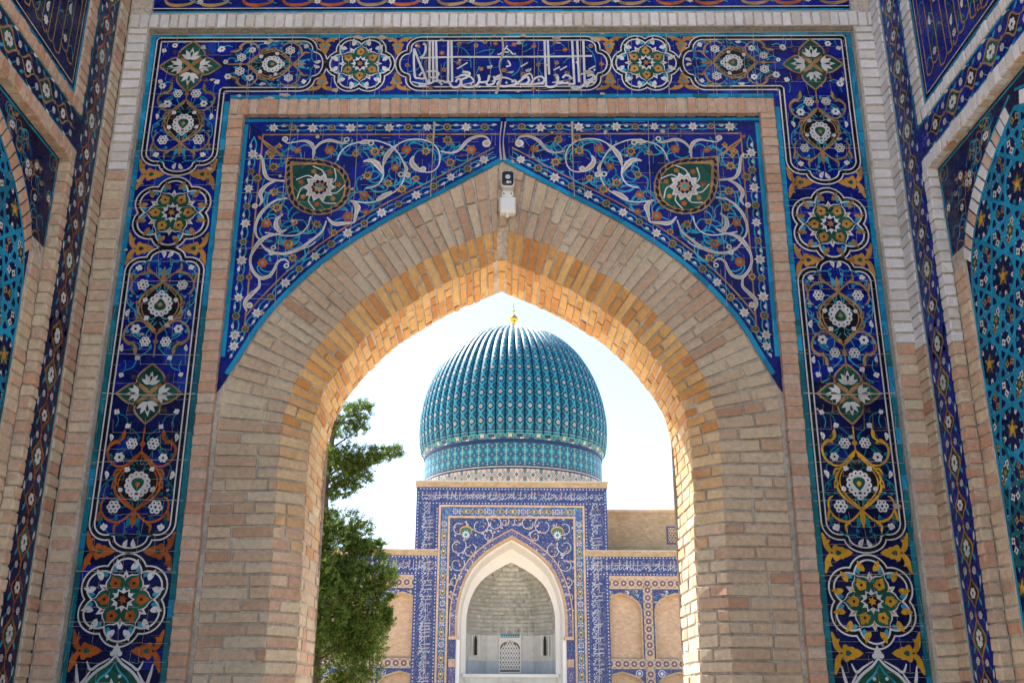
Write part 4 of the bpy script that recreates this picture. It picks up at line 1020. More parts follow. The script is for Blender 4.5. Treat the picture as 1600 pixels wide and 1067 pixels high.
    for k in range(0, nmo, 2):
        p = mo[k]; q = mo[(k + 2) % nmo]; b = ((p[0] - mc[0]) * 0.93 + mc[0], (p[1] - mc[1]) * 0.93 + mc[1]); e_ = ((q[0] - mc[0]) * 0.88 + mc[0], (q[1] - mc[1]) * 0.88 + mc[1])
        a.stroke(mir([b, ((b[0] + e_[0]) / 2, (b[1] + e_[1]) / 2), e_]), [0.006, 0.025, 0.006], 'black' if k % 4 else 'navy', 5.0 + 0.01 * k)
    with a.push(sg * mc[0], mc[1]):
        for k in range(7):
            t = k * 2 * math.pi / 7 + 0.3; a.stroke([(0.07 * math.cos(t), 0.07 * math.sin(t)), (0.12 * math.cos(t + 0.25), 0.12 * math.sin(t + 0.25)), (0.165 * math.cos(t + 0.7), 0.165 * math.sin(t + 0.7))], 0.008, 'white', 5.9)
            a.lobed(0.125 * math.cos(t + 0.75), 0.125 * math.sin(t + 0.75), 0.017, 5, 0.2, 'gold' if k % 2 else 'rust', 5.9, n=3)
        a.star(0, 0, 0.108, 10, 0.72, 'white', 6.5); a.star(0, 0, 0.085, 10, 0.75, 'pale', 7.0); a.star(0, 0, 0.068, 10, 0.8, 'white', 7.5); a.star(0, 0, 0.058, 10, 0.8, 'navy', 8.0); a.star(0, 0, 0.046, 8, 0.62, 'gold', 8.6); a.circ(0, 0, 0.017, 'aqua', 9.2, 10)
    a.emit('medallion', sp, f)
    a = Orn()
    P_ = [(-p[0], p[1]) for p in SP_PALM]
    a.stroke(mir([P_[0], P_[2], P_[3], P_[7]]), [0.006, 0.026, 0.030, 0.016, 0.010], 'gold', 4.0); a.stroke(mir([P_[1], P_[2], P_[3]]), [0.003, 0.010, 0.003], 'green', 5.0)
    a.leaf(sg * P_[0][0], P_[0][1], math.pi / 2 - sg * 0.8, 0.035, 0.022, 'rust', 4.4)
    for q, an in ((P_[4], 0.4), (P_[5], 2.6), (P_[6], 2.0)):
        a.leaf(sg * P_[3][0], P_[3][1], math.atan2(q[1] - P_[3][1], sg * (q[0] - P_[3][0])), 0.055, 0.022, 'ochre', 4.3, 0.15); a.lobed(sg * q[0], q[1], 0.017, 4, 0.25, 'gold', 4.6, n=4); a.circ(sg * q[0], q[1], 0.006, 'green', 5.3, 6)
    a.emit('half_palmette', sp, f)
    # cracks and fills
    a = Orn(); rnd2 = random.Random(11 + sg)
    for k in range(14):
        x = rnd2.uniform(0.05, 1.68); z = rnd2.uniform(zo(x) + 0.02, 5.28); r = rnd2.uniform(0.006, 0.018)
        a.fill([(sg * x + r * rnd2.uniform(0.4, 1.3) * math.cos(6.283 * i / 8), z + r * rnd2.uniform(0.4, 1.3) * math.sin(6.283 * i / 8)) for i in range(8)], 'grout', 9.6)
    for x in (0.012, 0.47, 0.98, 1.42): a.stroke(mir([(x, zo(x) + 0.01), (x + rnd2.uniform(-0.015, 0.015), (zo(x) + 5.28) / 2), (x + rnd2.uniform(-0.01, 0.01), 5.28)]), [0.018, 0.006, 0.010] if x < 0.1 else ([0.005, 0.004, 0.016] if x < 0.5 else 0.003), 'grout', 9.4)
    for z in (4.0, 4.35, 4.75, 5.0): a.stroke(mir([(1.70, z), (1.4, z + rnd2.uniform(-0.01, 0.01)), (max([p[0] for p in ZO if p[1] > z] + [0.05]), z)]) if False else mir([(1.70, z), (1.55, z + 0.003), (1.42, z)]), 0.003, 'grout', 9.4)
    for k in range(220):
        x = rnd2.uniform(0.03, 1.70); z = rnd2.uniform(zo(min(x, 1.69)) + 0.01, 5.28); t = rnd2.choice((0, 0, 1.57, 1.57, rnd2.uniform(0, 3.1))); L = rnd2.uniform(0.03, 0.11)
        x1, z1 = x + L * math.cos(t), z + L * math.sin(t)
        if 0.02 < x1 < 1.72 and zo(min(x1, 1.69)) + 0.01 < z1 < 5.28: a.stroke(mir([(x, z), (x1, z1)]), 0.0016, 'grout', 9.3)
    a.emit('lost_glaze', sp, f, 'stuff')

# ------------------------------------------------------------------ inscription panel above the white course
up_o = mesh_obj('upper_panel', [W(-2.55, 6.112, YW + 0.03), W(2.55, 6.112, YW + 0.03), W(2.55, 7.2, YW + 0.03), W(-2.55, 7.2, YW + 0.03)], [(0, 1, 2, 3)], 'cobalt', portal)
f = wallf(YW + 0.03)
a = Orn(); a.stroke([(-2.53, 6.118), (2.53, 6.118)], 0.022, 'turquoise', 1); a.stroke([(-2.5, 6.139), (2.5, 6.139)], 0.018, 'black', 1.5); a.stroke([(-2.5, 6.150), (2.5, 6.150)], 0.006, 'white', 2.2)
a.emit('edge_lines', up_o, f)
a = Orn()
x = -2.35
while x < 2.35:
    a.stroke([(x, 6.30), (x + 0.02, 6.20), (x + 0.10, 6.175), (x + 0.20, 6.20), (x + 0.22, 6.27)], [0.012, 0.02, 0.028, 0.02, 0.01], 'ochre' if random.random() < 0.6 else 'rust', 2.0)
    a.stroke([(x + 0.12, 6.36), (x + 0.16, 6.24), (x + 0.24, 6.19)], 0.007, 'aqua', 1)
    if random.random() < 0.5: a.mark('star_flower', x + 0.25, 6.205, 0.026)
    x += random.uniform(0.22, 0.34)
o = a.emit('inscription', up_o, f); set_marks(a, up_o, YW + 0.03)

# ================================================================== SIDE WALLS OF THE PORTAL
XS = 2.55
NAP, NHW = 4.50, 0.745         # axis and half width of the niche in each side wall
NARCH = smooth([(0.745, 3.40), (0.735, 3.72), (0.67, 3.97), (0.50, 4.19), (0.25, 4.37), (0.0, 4.49)], 6)
def girih(a, cx0, cx1, z0, z1, inside):
    """turquoise strapwork on a lattice of decagons"""
    ap = 0.205; ed = 2 * ap * math.tan(math.pi / 10)
    e1 = (2 * ap, 0.0); e2 = (2 * ap * math.cos(R(72)), 2 * ap * math.sin(R(72)))
    def clipseg(p, q):
        n = 24; last = None
        pts = [(p[0] + (q[0] - p[0]) * i / n, p[1] + (q[1] - p[1]) * i / n) for i in range(n + 1)]
        pts = [t for t in pts if inside(*t)]
        return pts if len(pts) > 1 else None
    straps = []
    for i in range(-8, 9):
        for j in range(-2, 8):
            c = (NAP + i * e1[0] + (j - 2) * e2[0], 2.93 + (j - 3) * e2[1])
            if not (cx0 - 0.4 < c[0] < cx1 + 0.4 and z0 - 0.4 < c[1] < z1 + 0.4): continue
            mids = [(c[0] + ap * math.cos(k * math.pi / 5), c[1] + ap * math.sin(k * math.pi / 5)) for k in range(10)]
            for k in range(10):
                m0, m3 = mids[k], mids[(k + 3) % 10]; t0 = k * math.pi / 5
                dx, dz = m3[0] - m0[0], m3[1] - m0[1]; q = math.hypot(dx, dz); e0 = 0.0 if k in (0, 2, 5, 7) else ed * 0.9; e3 = 0.0 if (k + 3) % 10 in (0, 2, 5, 7) else ed * 0.9
                s_ = clipseg((m0[0] - dx / q * e0, m0[1] - dz / q * e0), (m3[0] + dx / q * e3, m3[1] + dz / q * e3))
                if s_: straps.append(s_)
                if inside(*m0): a.star(m0[0], m0[1], 0.026, 4, 0.5, 'white', 2.6, t0)
                th = (k + 0.5) * math.pi / 5; p = (c[0] + ap * 0.92 * math.cos(th), c[1] + ap * 0.92 * math.sin(th))
                if inside(*p): a.star(p[0], p[1], 0.026, 4, 0.6, 'ochre' if k % 2 else 'white', 1.4, th); a.circ(p[0], p[1], 0.009, 'green', 2.2, 6)
                p = (c[0] + ap * 0.52 * math.cos(th), c[1] + ap * 0.52 * math.sin(th))
                if inside(*p): a.leaf(p[0] - 0.028 * math.cos(th), p[1] - 0.028 * math.sin(th), th, 0.056, 0.026, 'white' if k % 2 else 'aqua', 1.4); a.circ(p[0], p[1], 0.008, 'navy', 2.2, 6)
            if inside(*c):
                for k in range(10): a.leaf(c[0], c[1], k * math.pi / 5, 0.058, 0.026, 'ochre' if k % 2 else 'green', 1.5 + 0.02 * k)
                a.circ(c[0], c[1], 0.022, 'yellow', 2.6, 10)
            # gap motif
            g = (c[0] + (e1[0] + e2[0]) / 2, c[1] + (e1[1] + e2[1]) / 2)
            g2 = (c[0] + (e1[0] + e2[0] + e2[0] - e1[0]) / 2 * 0.0 + e1[0] * 0.5, c[1] + 0.0)
            if inside(*g): a.star(g[0], g[1], 0.06, 6, 0.62, 'white', 1.2); a.star(g[0], g[1], 0.045, 6, 0.62, 'green', 1.9); a.star(g[0], g[1], 0.02, 5, 0.5, 'gold', 2.6)
    for i, s_ in enumerate(straps): a.stroke([s_[0], s_[-1]], 0.0225, 'turquoise' if s_[0][1] > 2.7 else 'teal', 3.2 + 0.004 * (i % 60))
def chain(a, z0, z1, L, horiz=False):
    """running chain of almond medallions; local y along the strip"""
    z = z0; k = 0
    while z < z1:
        big = k % 2 == 0; h = 0.085 if big else 0.062; w = 0.075 if big else 0.066
        og = [(0, -h - 0.025), (w * 0.45, -h * 0.75), (w, -h * 0.25), (w, h * 0.25), (w * 0.45, h * 0.75), (0, h + 0.025)]
        full = smooth(og, 3) + [(-p[0], p[1]) for p in smooth(og, 3)[::-1][1:-1]]
        a.fill([(p[0], p[1] + z) for p in full], L, 1.2); a.fill([(p[0] * 0.78, p[1] * 0.82 + z) for p in full], 'green' if big else 'black', 1.9)
        if big:
            for j in range(8): a.circ(0.026 * math.cos(j * 0.785), z + 0.036 * math.sin(j * 0.785), 0.0135, 'white', 2.6 + 0.02 * j, 7)
            a.circ(0, z, 0.02, 'white', 2.9, 8, 0.028); a.drop(0, z, 0.014, 0.034, 0, 'green', 3.5)
        else: a.mark('flower', 0, z, 0.034)
        a.circ(0, z + 0.1185, 0.014, L, 2.4, 8); a.stroke([(0, z + h), (0, z + 0.237 - h)], 0.008, L, 1.4)
        for sx in (-1, 1):
            a.mark('flower_ring', sx * 0.052, z + 0.1185 + sx * 0.004, 0.021); a.stroke([(sx * 0.052, z + 0.118), (sx * 0.10, z + 0.06), (sx * 0.085, z)], 0.006, 'aqua', 1.0)
            a.leaf(sx * 0.10, z + 0.03, math.pi / 2 - sx * 0.2, 0.055, 0.02, 'white', 1.8); a.leaf(sx * 0.085, z - 0.075, math.pi / 2 + sx * 0.5, 0.06, 0.02, 'aqua', 1.4)
        z += 0.237; k += 1
def side_wall(sg, label):
    root = thing('portal_side_wall', label, 'wall', (sg * XS + 0.02, 3.0, 0), 'side walls of the portal')
    X0 = 0.02
    def S(y, z, x): return Vector((X0 + sg * x, y, z))
    def sf(x): return lambda u, v, h: tuple(S(u, v, x - h))
    nrm = Vector((-sg, 0, 0))
    mb = MB()
    def sbox(x0, x1, y0, y1, z0, z1, m): a_, b_ = sorted((X0 + sg * x0, X0 + sg * x1)); mb.box(a_, b_, y0, y1, z0, z1, m)
    sbox(2.64, 3.6, 1.6, 6.06, 0, 9.0, 'mortar')
    sbox(XS + 0.009, 2.64, 5.755, 5.905, 0, 6.6, 'mortar')
    sbox(XS + 0.009, 2.64, 5.409, 5.468, 0, 4.631, 'mortar')
    sbox(XS + 0.009, 2.64, 3.0, 5.468, 4.632, 4.72, 'mortar')
    sbox(XS + 0.009, 2.64, 3.0, 5.45, 4.945, 5.02, 'mortar')
    sbox(XS + 0.009, 2.64, 5.335, 5.45, 4.945, 6.6, 'mortar')
    sbox(2.619, 2.64, 5.24, 5.405, 0, 4.05, 'mortar')
    wall = mb.build('wall_core', root)
    wm = (lambda z: 'brick_white' if z > 3.55 else ('brick_buff' if random.random() < 0.55 else 'brick_pink')) if sg > 0 else (lambda z: 'brick_buff' if random.random() < 0.75 else 'brick_pink')
    def quad(c): return c if sg < 0 else c[::-1]
    def col(y0, y1, x, z0, z1, pitch, mfn, par):
        z = z0
        while z < z1 - 0.02:
            q = z + pitch * random.uniform(0.95, 1.05)
            brick(par, quad([S(y0 + 0.004, z + 0.006, x), S(y1 - 0.004, z + 0.006, x), S(y1 - 0.004, q - 0.006, x), S(y0 + 0.004, q - 0.006, x)]), nrm, 0.05, mfn((z + q) / 2)); z = q
    # corner return
    pil = mesh_obj('pilaster', [tuple(S(5.42, 0.1, 2.6)), tuple(S(5.45, 0.1, 2.6)), tuple(S(5.45, 0.4, 2.6)), tuple(S(5.42, 0.4, 2.6))], [(0, 1, 2, 3)], 'mortar', root)
    col(5.765, 5.905, XS, 1.3, 6.5, 0.0695, (lambda z: 'brick_white' if (z > 3.66 and sg > 0) else 'brick_buff' if random.random() < 0.75 else 'brick_pink'), pil)
    # pilaster: face and return towards the visitor
    z = 1.3
    while z < 4.61:
        q = z + 0.0695 * random.uniform(0.95, 1.05); m = wm((z + q) / 2)
        brick(pil, quad([S(5.400, z + 0.006, XS), S(5.468, z + 0.006, XS), S(5.468, q - 0.006, XS), S(5.400, q - 0.006, XS)]), nrm, 0.05, m)
        c = [S(5.400, z + 0.006, 2.615), S(5.400, z + 0.006, XS + 0.004), S(5.400, q - 0.006, XS + 0.004), S(5.400, q - 0.006, 2.615)]
        brick(pil, c if sg > 0 else c[::-1], (0, -1, 0), 0.03, m); z = q
    # border of the recess
    col(5.262, 5.395, 2.612, 1.3, 3.94, 0.0695, (lambda z: 'brick_buff' if random.random() < 0.7 else 'brick_pink'), pil)
    # horizontal bands of soldiers
    band = mesh_obj('brick_band', [tuple(S(5.42, 4.65, 2.6)), tuple(S(5.45, 4.65, 2.6)), tuple(S(5.45, 4.7, 2.6)), tuple(S(5.42, 4.7, 2.6))], [(0, 1, 2, 3)], 'mortar', root)
    def sold(z0, z1, x, ya, yb, mfn, und=False):
        y = yb
        while y > ya:
            q = y - 0.068 * random.uniform(0.94, 1.06); m = mfn(5)
            brick(band, quad([S(q + 0.006, z0, x), S(y - 0.006, z0, x), S(y - 0.006, z1, x), S(q + 0.006, z1, x)]), nrm, 0.05, m)
            if und:
                c = [S(q + 0.004, z0, 2.615), S(y - 0.004, z0, 2.615), S(y - 0.004, z0, x + 0.004), S(q + 0.004, z0, x + 0.004)]
                brick(band, c if sg > 0 else c[::-1], (0, 0, -1), 0.03, 'brick_buff')
            y = q
    hb = (lambda z: 'brick_white') if sg > 0 else (lambda z: 'brick_pink')
    sold(4.628, 4.712, XS, 3.2, 5.468, hb, True); sold(4.948, 5.018, XS, 3.2, 5.452, hb)
    z = 5.02
    while z < 6.45:
        q = z + 0.0695; brick(band, quad([S(5.338, z + 0.006, XS), S(5.448, z + 0.006, XS), S(5.448, q - 0.006, XS), S(5.338, q - 0.006, XS)]), nrm, 0.05, hb(5)); z = q
    # chain mosaic, upright and level
    ux = (0, 1, 0) if sg < 0 else (0, -1, 0)
    XT = 2.562
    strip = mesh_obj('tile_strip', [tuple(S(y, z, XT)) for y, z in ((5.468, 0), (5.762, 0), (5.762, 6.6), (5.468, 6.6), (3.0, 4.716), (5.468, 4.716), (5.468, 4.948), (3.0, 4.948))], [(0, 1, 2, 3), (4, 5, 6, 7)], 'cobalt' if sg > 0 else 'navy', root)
    f = sf(XT)
    def mk(u, v, h): return frame(S(u, v, XT - h), ux, (0, 0, 1))
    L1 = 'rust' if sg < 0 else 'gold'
    a = Orn()
    with a.push(5.615, 0): chain(a, 1.46, 3.6, L1)
    with a.push(5.615, 0): chain(a, 3.593, 6.3, 'ochre' if sg > 0 else 'rust')
    with a.push(0, 4.832, -math.pi / 2): chain(a, 3.1, 5.40, 'ochre')
    o = a.emit('medallion_chain', strip, f); set_marks(a, strip, 0, mk)
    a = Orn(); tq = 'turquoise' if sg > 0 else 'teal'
    a.stroke([(5.752, 1.2), (5.752, 6.5)], 0.02, tq, 1); a.stroke([(5.478, 1.2), (5.478, 4.72)], 0.018, tq, 1); a.stroke([(5.478, 4.95), (5.478, 6.5)], 0.016, tq, 1); a.stroke([(3.1, 4.724), (5.47, 4.724)], 0.014, tq, 1); a.stroke([(3.1, 4.940), (5.47, 4.940)], 0.014, tq, 1)
    a.emit('turquoise_edge', strip, f)
    # upper inscription panel
    XU = 2.563
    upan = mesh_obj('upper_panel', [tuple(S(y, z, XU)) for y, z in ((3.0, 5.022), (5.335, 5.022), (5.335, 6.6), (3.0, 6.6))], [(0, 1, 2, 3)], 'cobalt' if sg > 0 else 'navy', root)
    a = Orn()
    a.stroke([(5.322, 6.5), (5.322, 5.034)], 0.024, 'turquoise', 1.0); a.stroke([(5.322, 5.034), (3.1, 5.034)], 0.024, 'turquoise', 1.1)
    a.stroke([(5.297, 6.5), (5.297, 5.064)], 0.018, 'black', 1.2); a.stroke([(5.297, 5.06), (3.1, 5.06)], 0.018, 'black', 1.3)
    a.stroke([(5.285, 6.5), (5.285, 5.074)], 0.006, 'white', 1.8); a.stroke([(5.285, 5.073), (3.1, 5.073)], 0.006, 'white', 1.9)
    y = 5.24
    rr = random.Random(5)
    while y > 3.4:
        h = 5.11 + rr.uniform(0, 0.1)
        a.stroke([(y, 6.4), (y, h)], 0.011, 'ochre', 2.2); a.stroke([(y, h), (y - 0.05, h - 0.015), (y - 0.10, h + 0.02)], 0.012, 'ochre', 2.3)
        if rr.random() < 0.7: a.stroke([(y - 0.02, h + 0.28), (y - 0.07, h + 0.2), (y - 0.03, h + 0.1), (y - 0.10, h + 0.04)], 0.014, 'green', 2.0)
        if rr.random() < 0.8: a.mark('petal', y - 0.045, h + rr.uniform(0.1, 0.8), 0.038, rr.uniform(-0.6, 0.6))
        if rr.random() < 0.8: a.mark('star_flower', y - 0.05, h + rr.uniform(0.05, 0.5), 0.03)
        for k in range(3): t = h + rr.uniform(0, 0.9); a.stroke([(y, t), (y - 0.04, t + 0.07), (y - 0.09, t + 0.03)], 0.007, 'aqua', 1.2)
        y -= rr.uniform(0.055, 0.10)
    f2 = sf(XU)
    def mk2(u, v, h): return frame(S(u, v, XU - h), ux, (0, 0, 1))
    a.emit('inscription', upan, f2); set_marks(a, upan, 0, mk2)
    # niche: spandrel, brick archivolt, strapwork field
    XN = 2.620
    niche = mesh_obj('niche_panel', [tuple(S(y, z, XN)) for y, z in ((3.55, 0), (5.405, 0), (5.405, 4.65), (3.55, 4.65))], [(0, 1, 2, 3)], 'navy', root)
    f3 = sf(XN)
    def mk3(u, v, h): return frame(S(u, v, XN - h), ux, (0, 0, 1))
    arch_pts = [(NAP + p[0], p[1]) for p in NARCH]; arch_all = [(NAP - p[0], p[1]) for p in NARCH] + arch_pts[::-1][1:]
    def inside(u, v):
        d = abs(u - NAP)
        if d > 0.735 or v < 1.2: return False
        if v < 3.4: return True
        for p, q in zip(NARCH, NARCH[1:]):
            if q[0] <= d <= p[0] and p[0] - q[0] > 1e-6:
                return v < p[1] + (q[1] - p[1]) * (p[0] - d) / (p[0] - q[0]) - 0.012
        return False
    a = Orn(); girih(a, NAP - 0.75, NAP + 0.75, 1.3, 4.5, inside)
    a.emit('strapwork', niche, f3)
    a = Orn(); a.stroke([(NAP + 0.738, 1.25), (NAP + 0.738, 3.4)], 0.022, 'turquoise' if sg > 0 else 'teal', 4.5); a.stroke([(NAP + p[0] * 0.985, p[1] - 0.008) for p in NARCH], 0.020, 'turquoise', 4.6, 1); a.stroke([(NAP - p[0] * 0.985, p[1] - 0.008) for p in NARCH], 0.020, 'turquoise', 4.7, 1)
    OUTA = [(p[0] + 0.062 * (0.4 + 0.6 * min(1, p[0] / 0.4)) * (1 if p[1] < 4.3 else 0.8), p[1] + 0.07 * max(0, min(1, (p[1] - 3.5) / 0.6))) for p in NARCH]
    a.stroke([(NAP + p[0] + 0.006, p[1] + 0.012) for p in OUTA if p[1] > 3.9], 0.016, 'turquoise', 1.0, 1); a.stroke([(NAP - p[0] - 0.006, p[1] + 0.012) for p in OUTA if p[1] > 3.9], 0.016, 'turquoise', 1.1, 1)
    a.stroke([(5.392, 3.95), (5.392, 4.61)], 0.014, 'turquoise', 1.2); a.stroke([(5.39, 4.612), (3.6, 4.612)], 0.014, 'turquoise', 1.3)
    # spandrel tendrils
    rr = random.Random(9)
    for k in range(95):
        y = rr.uniform(3.9, 5.37); d = abs(y - NAP)
        if d > 0.75: zlo = 4.03
        else:
            zlo = 4.6
            for p, q in zip(OUTA, OUTA[1:]):
                if q[0] <= d <= p[0]: zlo = max(p[1], q[1]) + 0.06
        if zlo > 4.54: continue
        z = rr.uniform(zlo, 4.57); r = rr.uniform(0.025, 0.055)
        a.stroke([(y + r * math.cos(t), z + r * math.sin(t)) for t in (0, 1.3, 2.6, 3.9, 5.0)], 0.006, 'ochre' if k % 2 else 'aqua', 1.5 + 0.01 * k)
        if k % 4 == 1: a.mark('flower', y, z, 0.022)
        if k % 3 == 0: a.leaf(y + r, z, rr.uniform(0, 6), 0.05, 0.022, 'ochre', 2.2)
    a.emit('spandrel_ornament', niche, f3); set_marks(a, niche, 0, mk3)
    # archivolt bricks
    arc = mesh_obj('archivolt', [tuple(S(5.1, 0.2, 2.63)), tuple(S(5.2, 0.2, 2.63)), tuple(S(5.2, 0.3, 2.63))], [(0, 1, 2)], 'mortar', root)
    def resamp(pts, step):
        acc = [0]
        for p, q in zip(pts, pts[1:]): acc.append(acc[-1] + math.hypot(q[0] - p[0], q[1] - p[1]))
        out = []; s = 0
        while s <= acc[-1]:
            for i in range(len(acc) - 1):
                if acc[i] <= s <= acc[i + 1]:
                    out.append(i + (s - acc[i]) / max(acc[i + 1] - acc[i], 1e-9)); break
            s += step
        return out
    def lerp(pts, t): i = min(int(t), len(pts) - 2); k = t - i; return (pts[i][0] + (pts[i + 1][0] - pts[i][0]) * k, pts[i][1] + (pts[i + 1][1] - pts[i][1]) * k)
    idx = [t for t in resamp(NARCH, 0.066) if lerp(NARCH, t)[1] > 3.9]
    for s2 in (-1, 1):
        for t0_, t1_ in zip(idx, idx[1:]):
            t0b, t1b = t0_ + (t1_ - t0_) * 0.09, t1_ - (t1_ - t0_) * 0.09
            c = [lerp(NARCH, t0b), lerp(OUTA, t0b), lerp(OUTA, t1b), lerp(NARCH, t1b)]
            c = [S(NAP + s2 * p[0], p[1], 2.610) for p in c]
            if (s2 > 0) == (sg > 0): c = c[::-1]
            brick(arc, c, nrm, 0.03, 'brick_pink' if sg < 0 or t0_ % 3 < 1 else 'brick_white', jit=0.0015)
    return root
side_wall(-1, 'left side wall of the portal with blind niche, buff brick pilasters and rust-lined tile strips')
side_wall(1, 'right side wall of the portal with blind niche and white brick upper pilasters')

# ================================================================== MAUSOLEUM ACROSS THE COURTYARD
FX, FY = 0.81, 50.0
def fpt(u, v, h): return (FX + u, FY - h, v)
def arch_pts(hw, zs, za, n=16, k1=0.55, k2=0.30):
    """four-centred pointed arch, right half, springing to apex"""
    K = smooth([(1.0, 0.0), (1.0, 0.14), (0.992, 0.27), (0.914, 0.475), (0.735, 0.69), (0.417, 0.86), (0.0, 1.0)], 5)
    out = []
    for i in range(n + 1):
        t = i / n * (len(K) - 1); q = min(int(t), len(K) - 2); k = t - q
        out.append((hw * (K[q][0] + (K[q + 1][0] - K[q][0]) * k), zs + (za - zs) * (K[q][1] + (K[q + 1][1] - K[q][1]) * k)))
    return out
def over_arch(mb, hw, zs, za, xo, z0, ztop, y, mat, xc=0.0, pts=None):
    """wall sheet at depth y pierced by a pointed arch, from xc-xo to xc+xo"""
    P = pts or arch_pts(hw, zs, za)
    for sg in (-1, 1):
        mb.poly([(FX + xc + sg * xo, y, z0), (FX + xc + sg * P[0][0], y, z0), (FX + xc + sg * P[0][0], y, zs), (FX + xc + sg * xo, y, zs)], mat)
        mb.poly([(FX + xc + sg * xo, y, zs), (FX + xc + sg * P[0][0], y, zs), (FX + xc + sg * P[0][0], y, ztop), (FX + xc + sg * xo, y, ztop)], mat)
        for p, q in zip(P, P[1:]):
            mb.poly([(FX + xc + sg * p[0], y, p[1]), (FX + xc + sg * q[0], y, q[1]), (FX + xc + sg * q[0], y, ztop), (FX + xc + sg * p[0], y, ztop)], mat)
mau = thing('mausoleum_portal', 'blue tiled mausoleum portal with tall pointed niche and flanking arcaded wings', 'building', (FX, FY + 3, 0))
def fake_script(a, x0, x1, z0, z1, rr, vert=False):
    """white lettering too small to read, with a second tan line above it"""
    h = z1 - z0; x = x0
    P = (lambda x, z: (x, z)) if not vert else (lambda x, z: (z, x))
    w = 0.025
    while x < x1:
        k = rr.random()
        if k < 0.45: a.stroke([P(x, z0 + h * rr.uniform(0.12, 0.25)), P(x + 0.01, z0 + h * rr.uniform(0.80, 0.93))], w * 0.8, 'f_white', 3 + rr.random())
        b = z0 + h * rr.uniform(0.15, 0.38); L = rr.uniform(0.12, 0.24)
        a.stroke([P(x, b), P(x + L * 0.3, b - 0.05 * h), P(x + L * 0.6, b + 0.12 * h), P(x + L, b - 0.02 * h)], w, 'f_white', 3 + rr.random(), 3)
        if k > 0.6: a.stroke([P(x, b + 0.15 * h), P(x + L * 0.5, b + 0.3 * h), P(x + L, b + 0.12 * h)], w * 0.8, 'f_white', 3 + rr.random(), 3)
        if k > 0.3: a.stroke([P(x, z0 + h * 0.62), P(x + L * 0.5, z0 + h * rr.uniform(0.55, 0.72)), P(x + L * 1.1, z0 + h * 0.65)], w * 0.8, 'f_tan', 2, 3)
        if k < 0.6: a.stroke([P(x + 0.05, z0 + h * 0.55), P(x + 0.05, z0 + h * 0.88)], w * 0.7, 'f_tan', 2.2)
        x += rr.uniform(0.13, 0.21)
    a.stroke([P(x0, z0 + h * 0.52), P((x0 + x1) / 2 - 0.3, z0 + h * 0.53)], w * 0.7, 'f_white', 4.2)
def dots(a, pts, r=0.027, col='f_white'):
    for p in pts: a.fill([(p[0] - r, p[1] - r), (p[0] + r, p[1] - r), (p[0] + r, p[1] + r), (p[0] - r, p[1] + r)], col, 3)
LAY_SAVE = LAY
def femit(a, name, parent, dep=0.0, kind=None): return a.emit(name, parent, lambda u, v, h: (FX + u, FY - dep - h * 9, v), kind)
rr = random.Random(21)
# --- body of the portal
HW, ZT = 4.66, 11.62
pa = arch_pts(2.60, 4.55, 9.22)
mb = MB()
over_arch(mb, 2.60, 4.55, 9.22, HW, 0, ZT, FY, 'far_cobalt', pts=pa)
for sg in (-1, 1): mb.poly([(FX + sg * HW, FY, 0), (FX + sg * HW, FY + 6, 0), (FX + sg * HW, FY + 6, ZT), (FX + sg * HW, FY, ZT)], 'brick_far')
mb.box(FX - HW, FX + HW, FY + 5.9, FY + 6, 0, ZT, 'brick_far')
body = mb.build('portal_wall', mau)
mb = MB(); mb.box(FX - HW - 0.06, FX + HW + 0.06, FY - 0.07, FY + 6, ZT, 11.88, 'brick_far_buff'); mb.box(FX - HW - 0.10, FX + HW + 0.10, FY - 0.11, FY + 6, 11.88, 11.95, 'f_cream')
par = mb.build('parapet', mau)
# frames of brick
mb = MB()
def fr(xo, xi, z0, zo_, zi, d, m):
    for sg in (-1, 1):
        a_, b_ = sorted((FX + sg * xo, FX + sg * xi)); mb.box(a_, b_, FY - d, FY + 0.05, z0, zo_, m)
    mb.box(FX - xi, FX + xi, FY - d, FY + 0.05, zi, zo_, m)
fr(3.56, 3.46, 0, 10.75, 10.65, 0.06, 'brick_far'); fr(3.10, 3.00, 0, 10.21, 10.11, 0.06, 'brick_far')
fb = mb.build('brick_frame', mau)
# light blue border between the frames
mb = MB()
for sg in (-1, 1):
    a_, b_ = sorted((FX + sg * 3.455, FX + sg * 3.105)); mb.box(a_, b_, FY - 0.02, FY + 0.05, 0, 10.64, 'far_blue')
mb.box(FX - 3.10, FX + 3.10, FY - 0.02, FY + 0.05, 10.215, 10.64, 'far_blue')
bb = mb.build('floral_border', mau)
def k_far_rosette(a):
    a.star(0, 0, 0.16, 8, 0.6, 'f_white', 0); a.star(0, 0, 0.11, 8, 0.6, 'f_navy', 4); a.circ(0, 0, 0.04, 'f_gold', 8, 8)
def k_far_almond(a):
    a.leaf(0, -0.26, math.pi / 2, 0.52, 0.24, 'f_gold', 0); a.leaf(0, -0.20, math.pi / 2, 0.40, 0.15, 'f_green', 4); a.circ(0, 0, 0.05, 'f_white', 8, 8)
    for sy in (-1, 1): a.circ(0, sy * 0.32, 0.05, 'f_tan', 0, 6); a.circ(0.09, sy * 0.3, 0.035, 'f_white', 0, 6); a.circ(-0.09, sy * 0.3, 0.035, 'f_white', 0, 6)
def fplace(name, key, fn, parent, u, v, dep, ang=0.0, sc=1.0): return inst(name, motif(key, fn), parent, frame((FX + u, FY - dep, v), (1, 0, 0), (0, 0, 1), ang, sc))
for sg in (-1, 1):
    z = 2.3; k = 0
    while z < 10.3:
        if k % 3 == 0: fplace('rosette', 'far_rosette', k_far_rosette, bb, sg * 3.28, z, 0.03); z += 0.58
        else: fplace('almond', 'far_almond', k_far_almond, bb, sg * 3.28, z, 0.03); z += 0.72 if k % 3 == 1 else 0.58
        k += 1
x = -2.75; k = 0
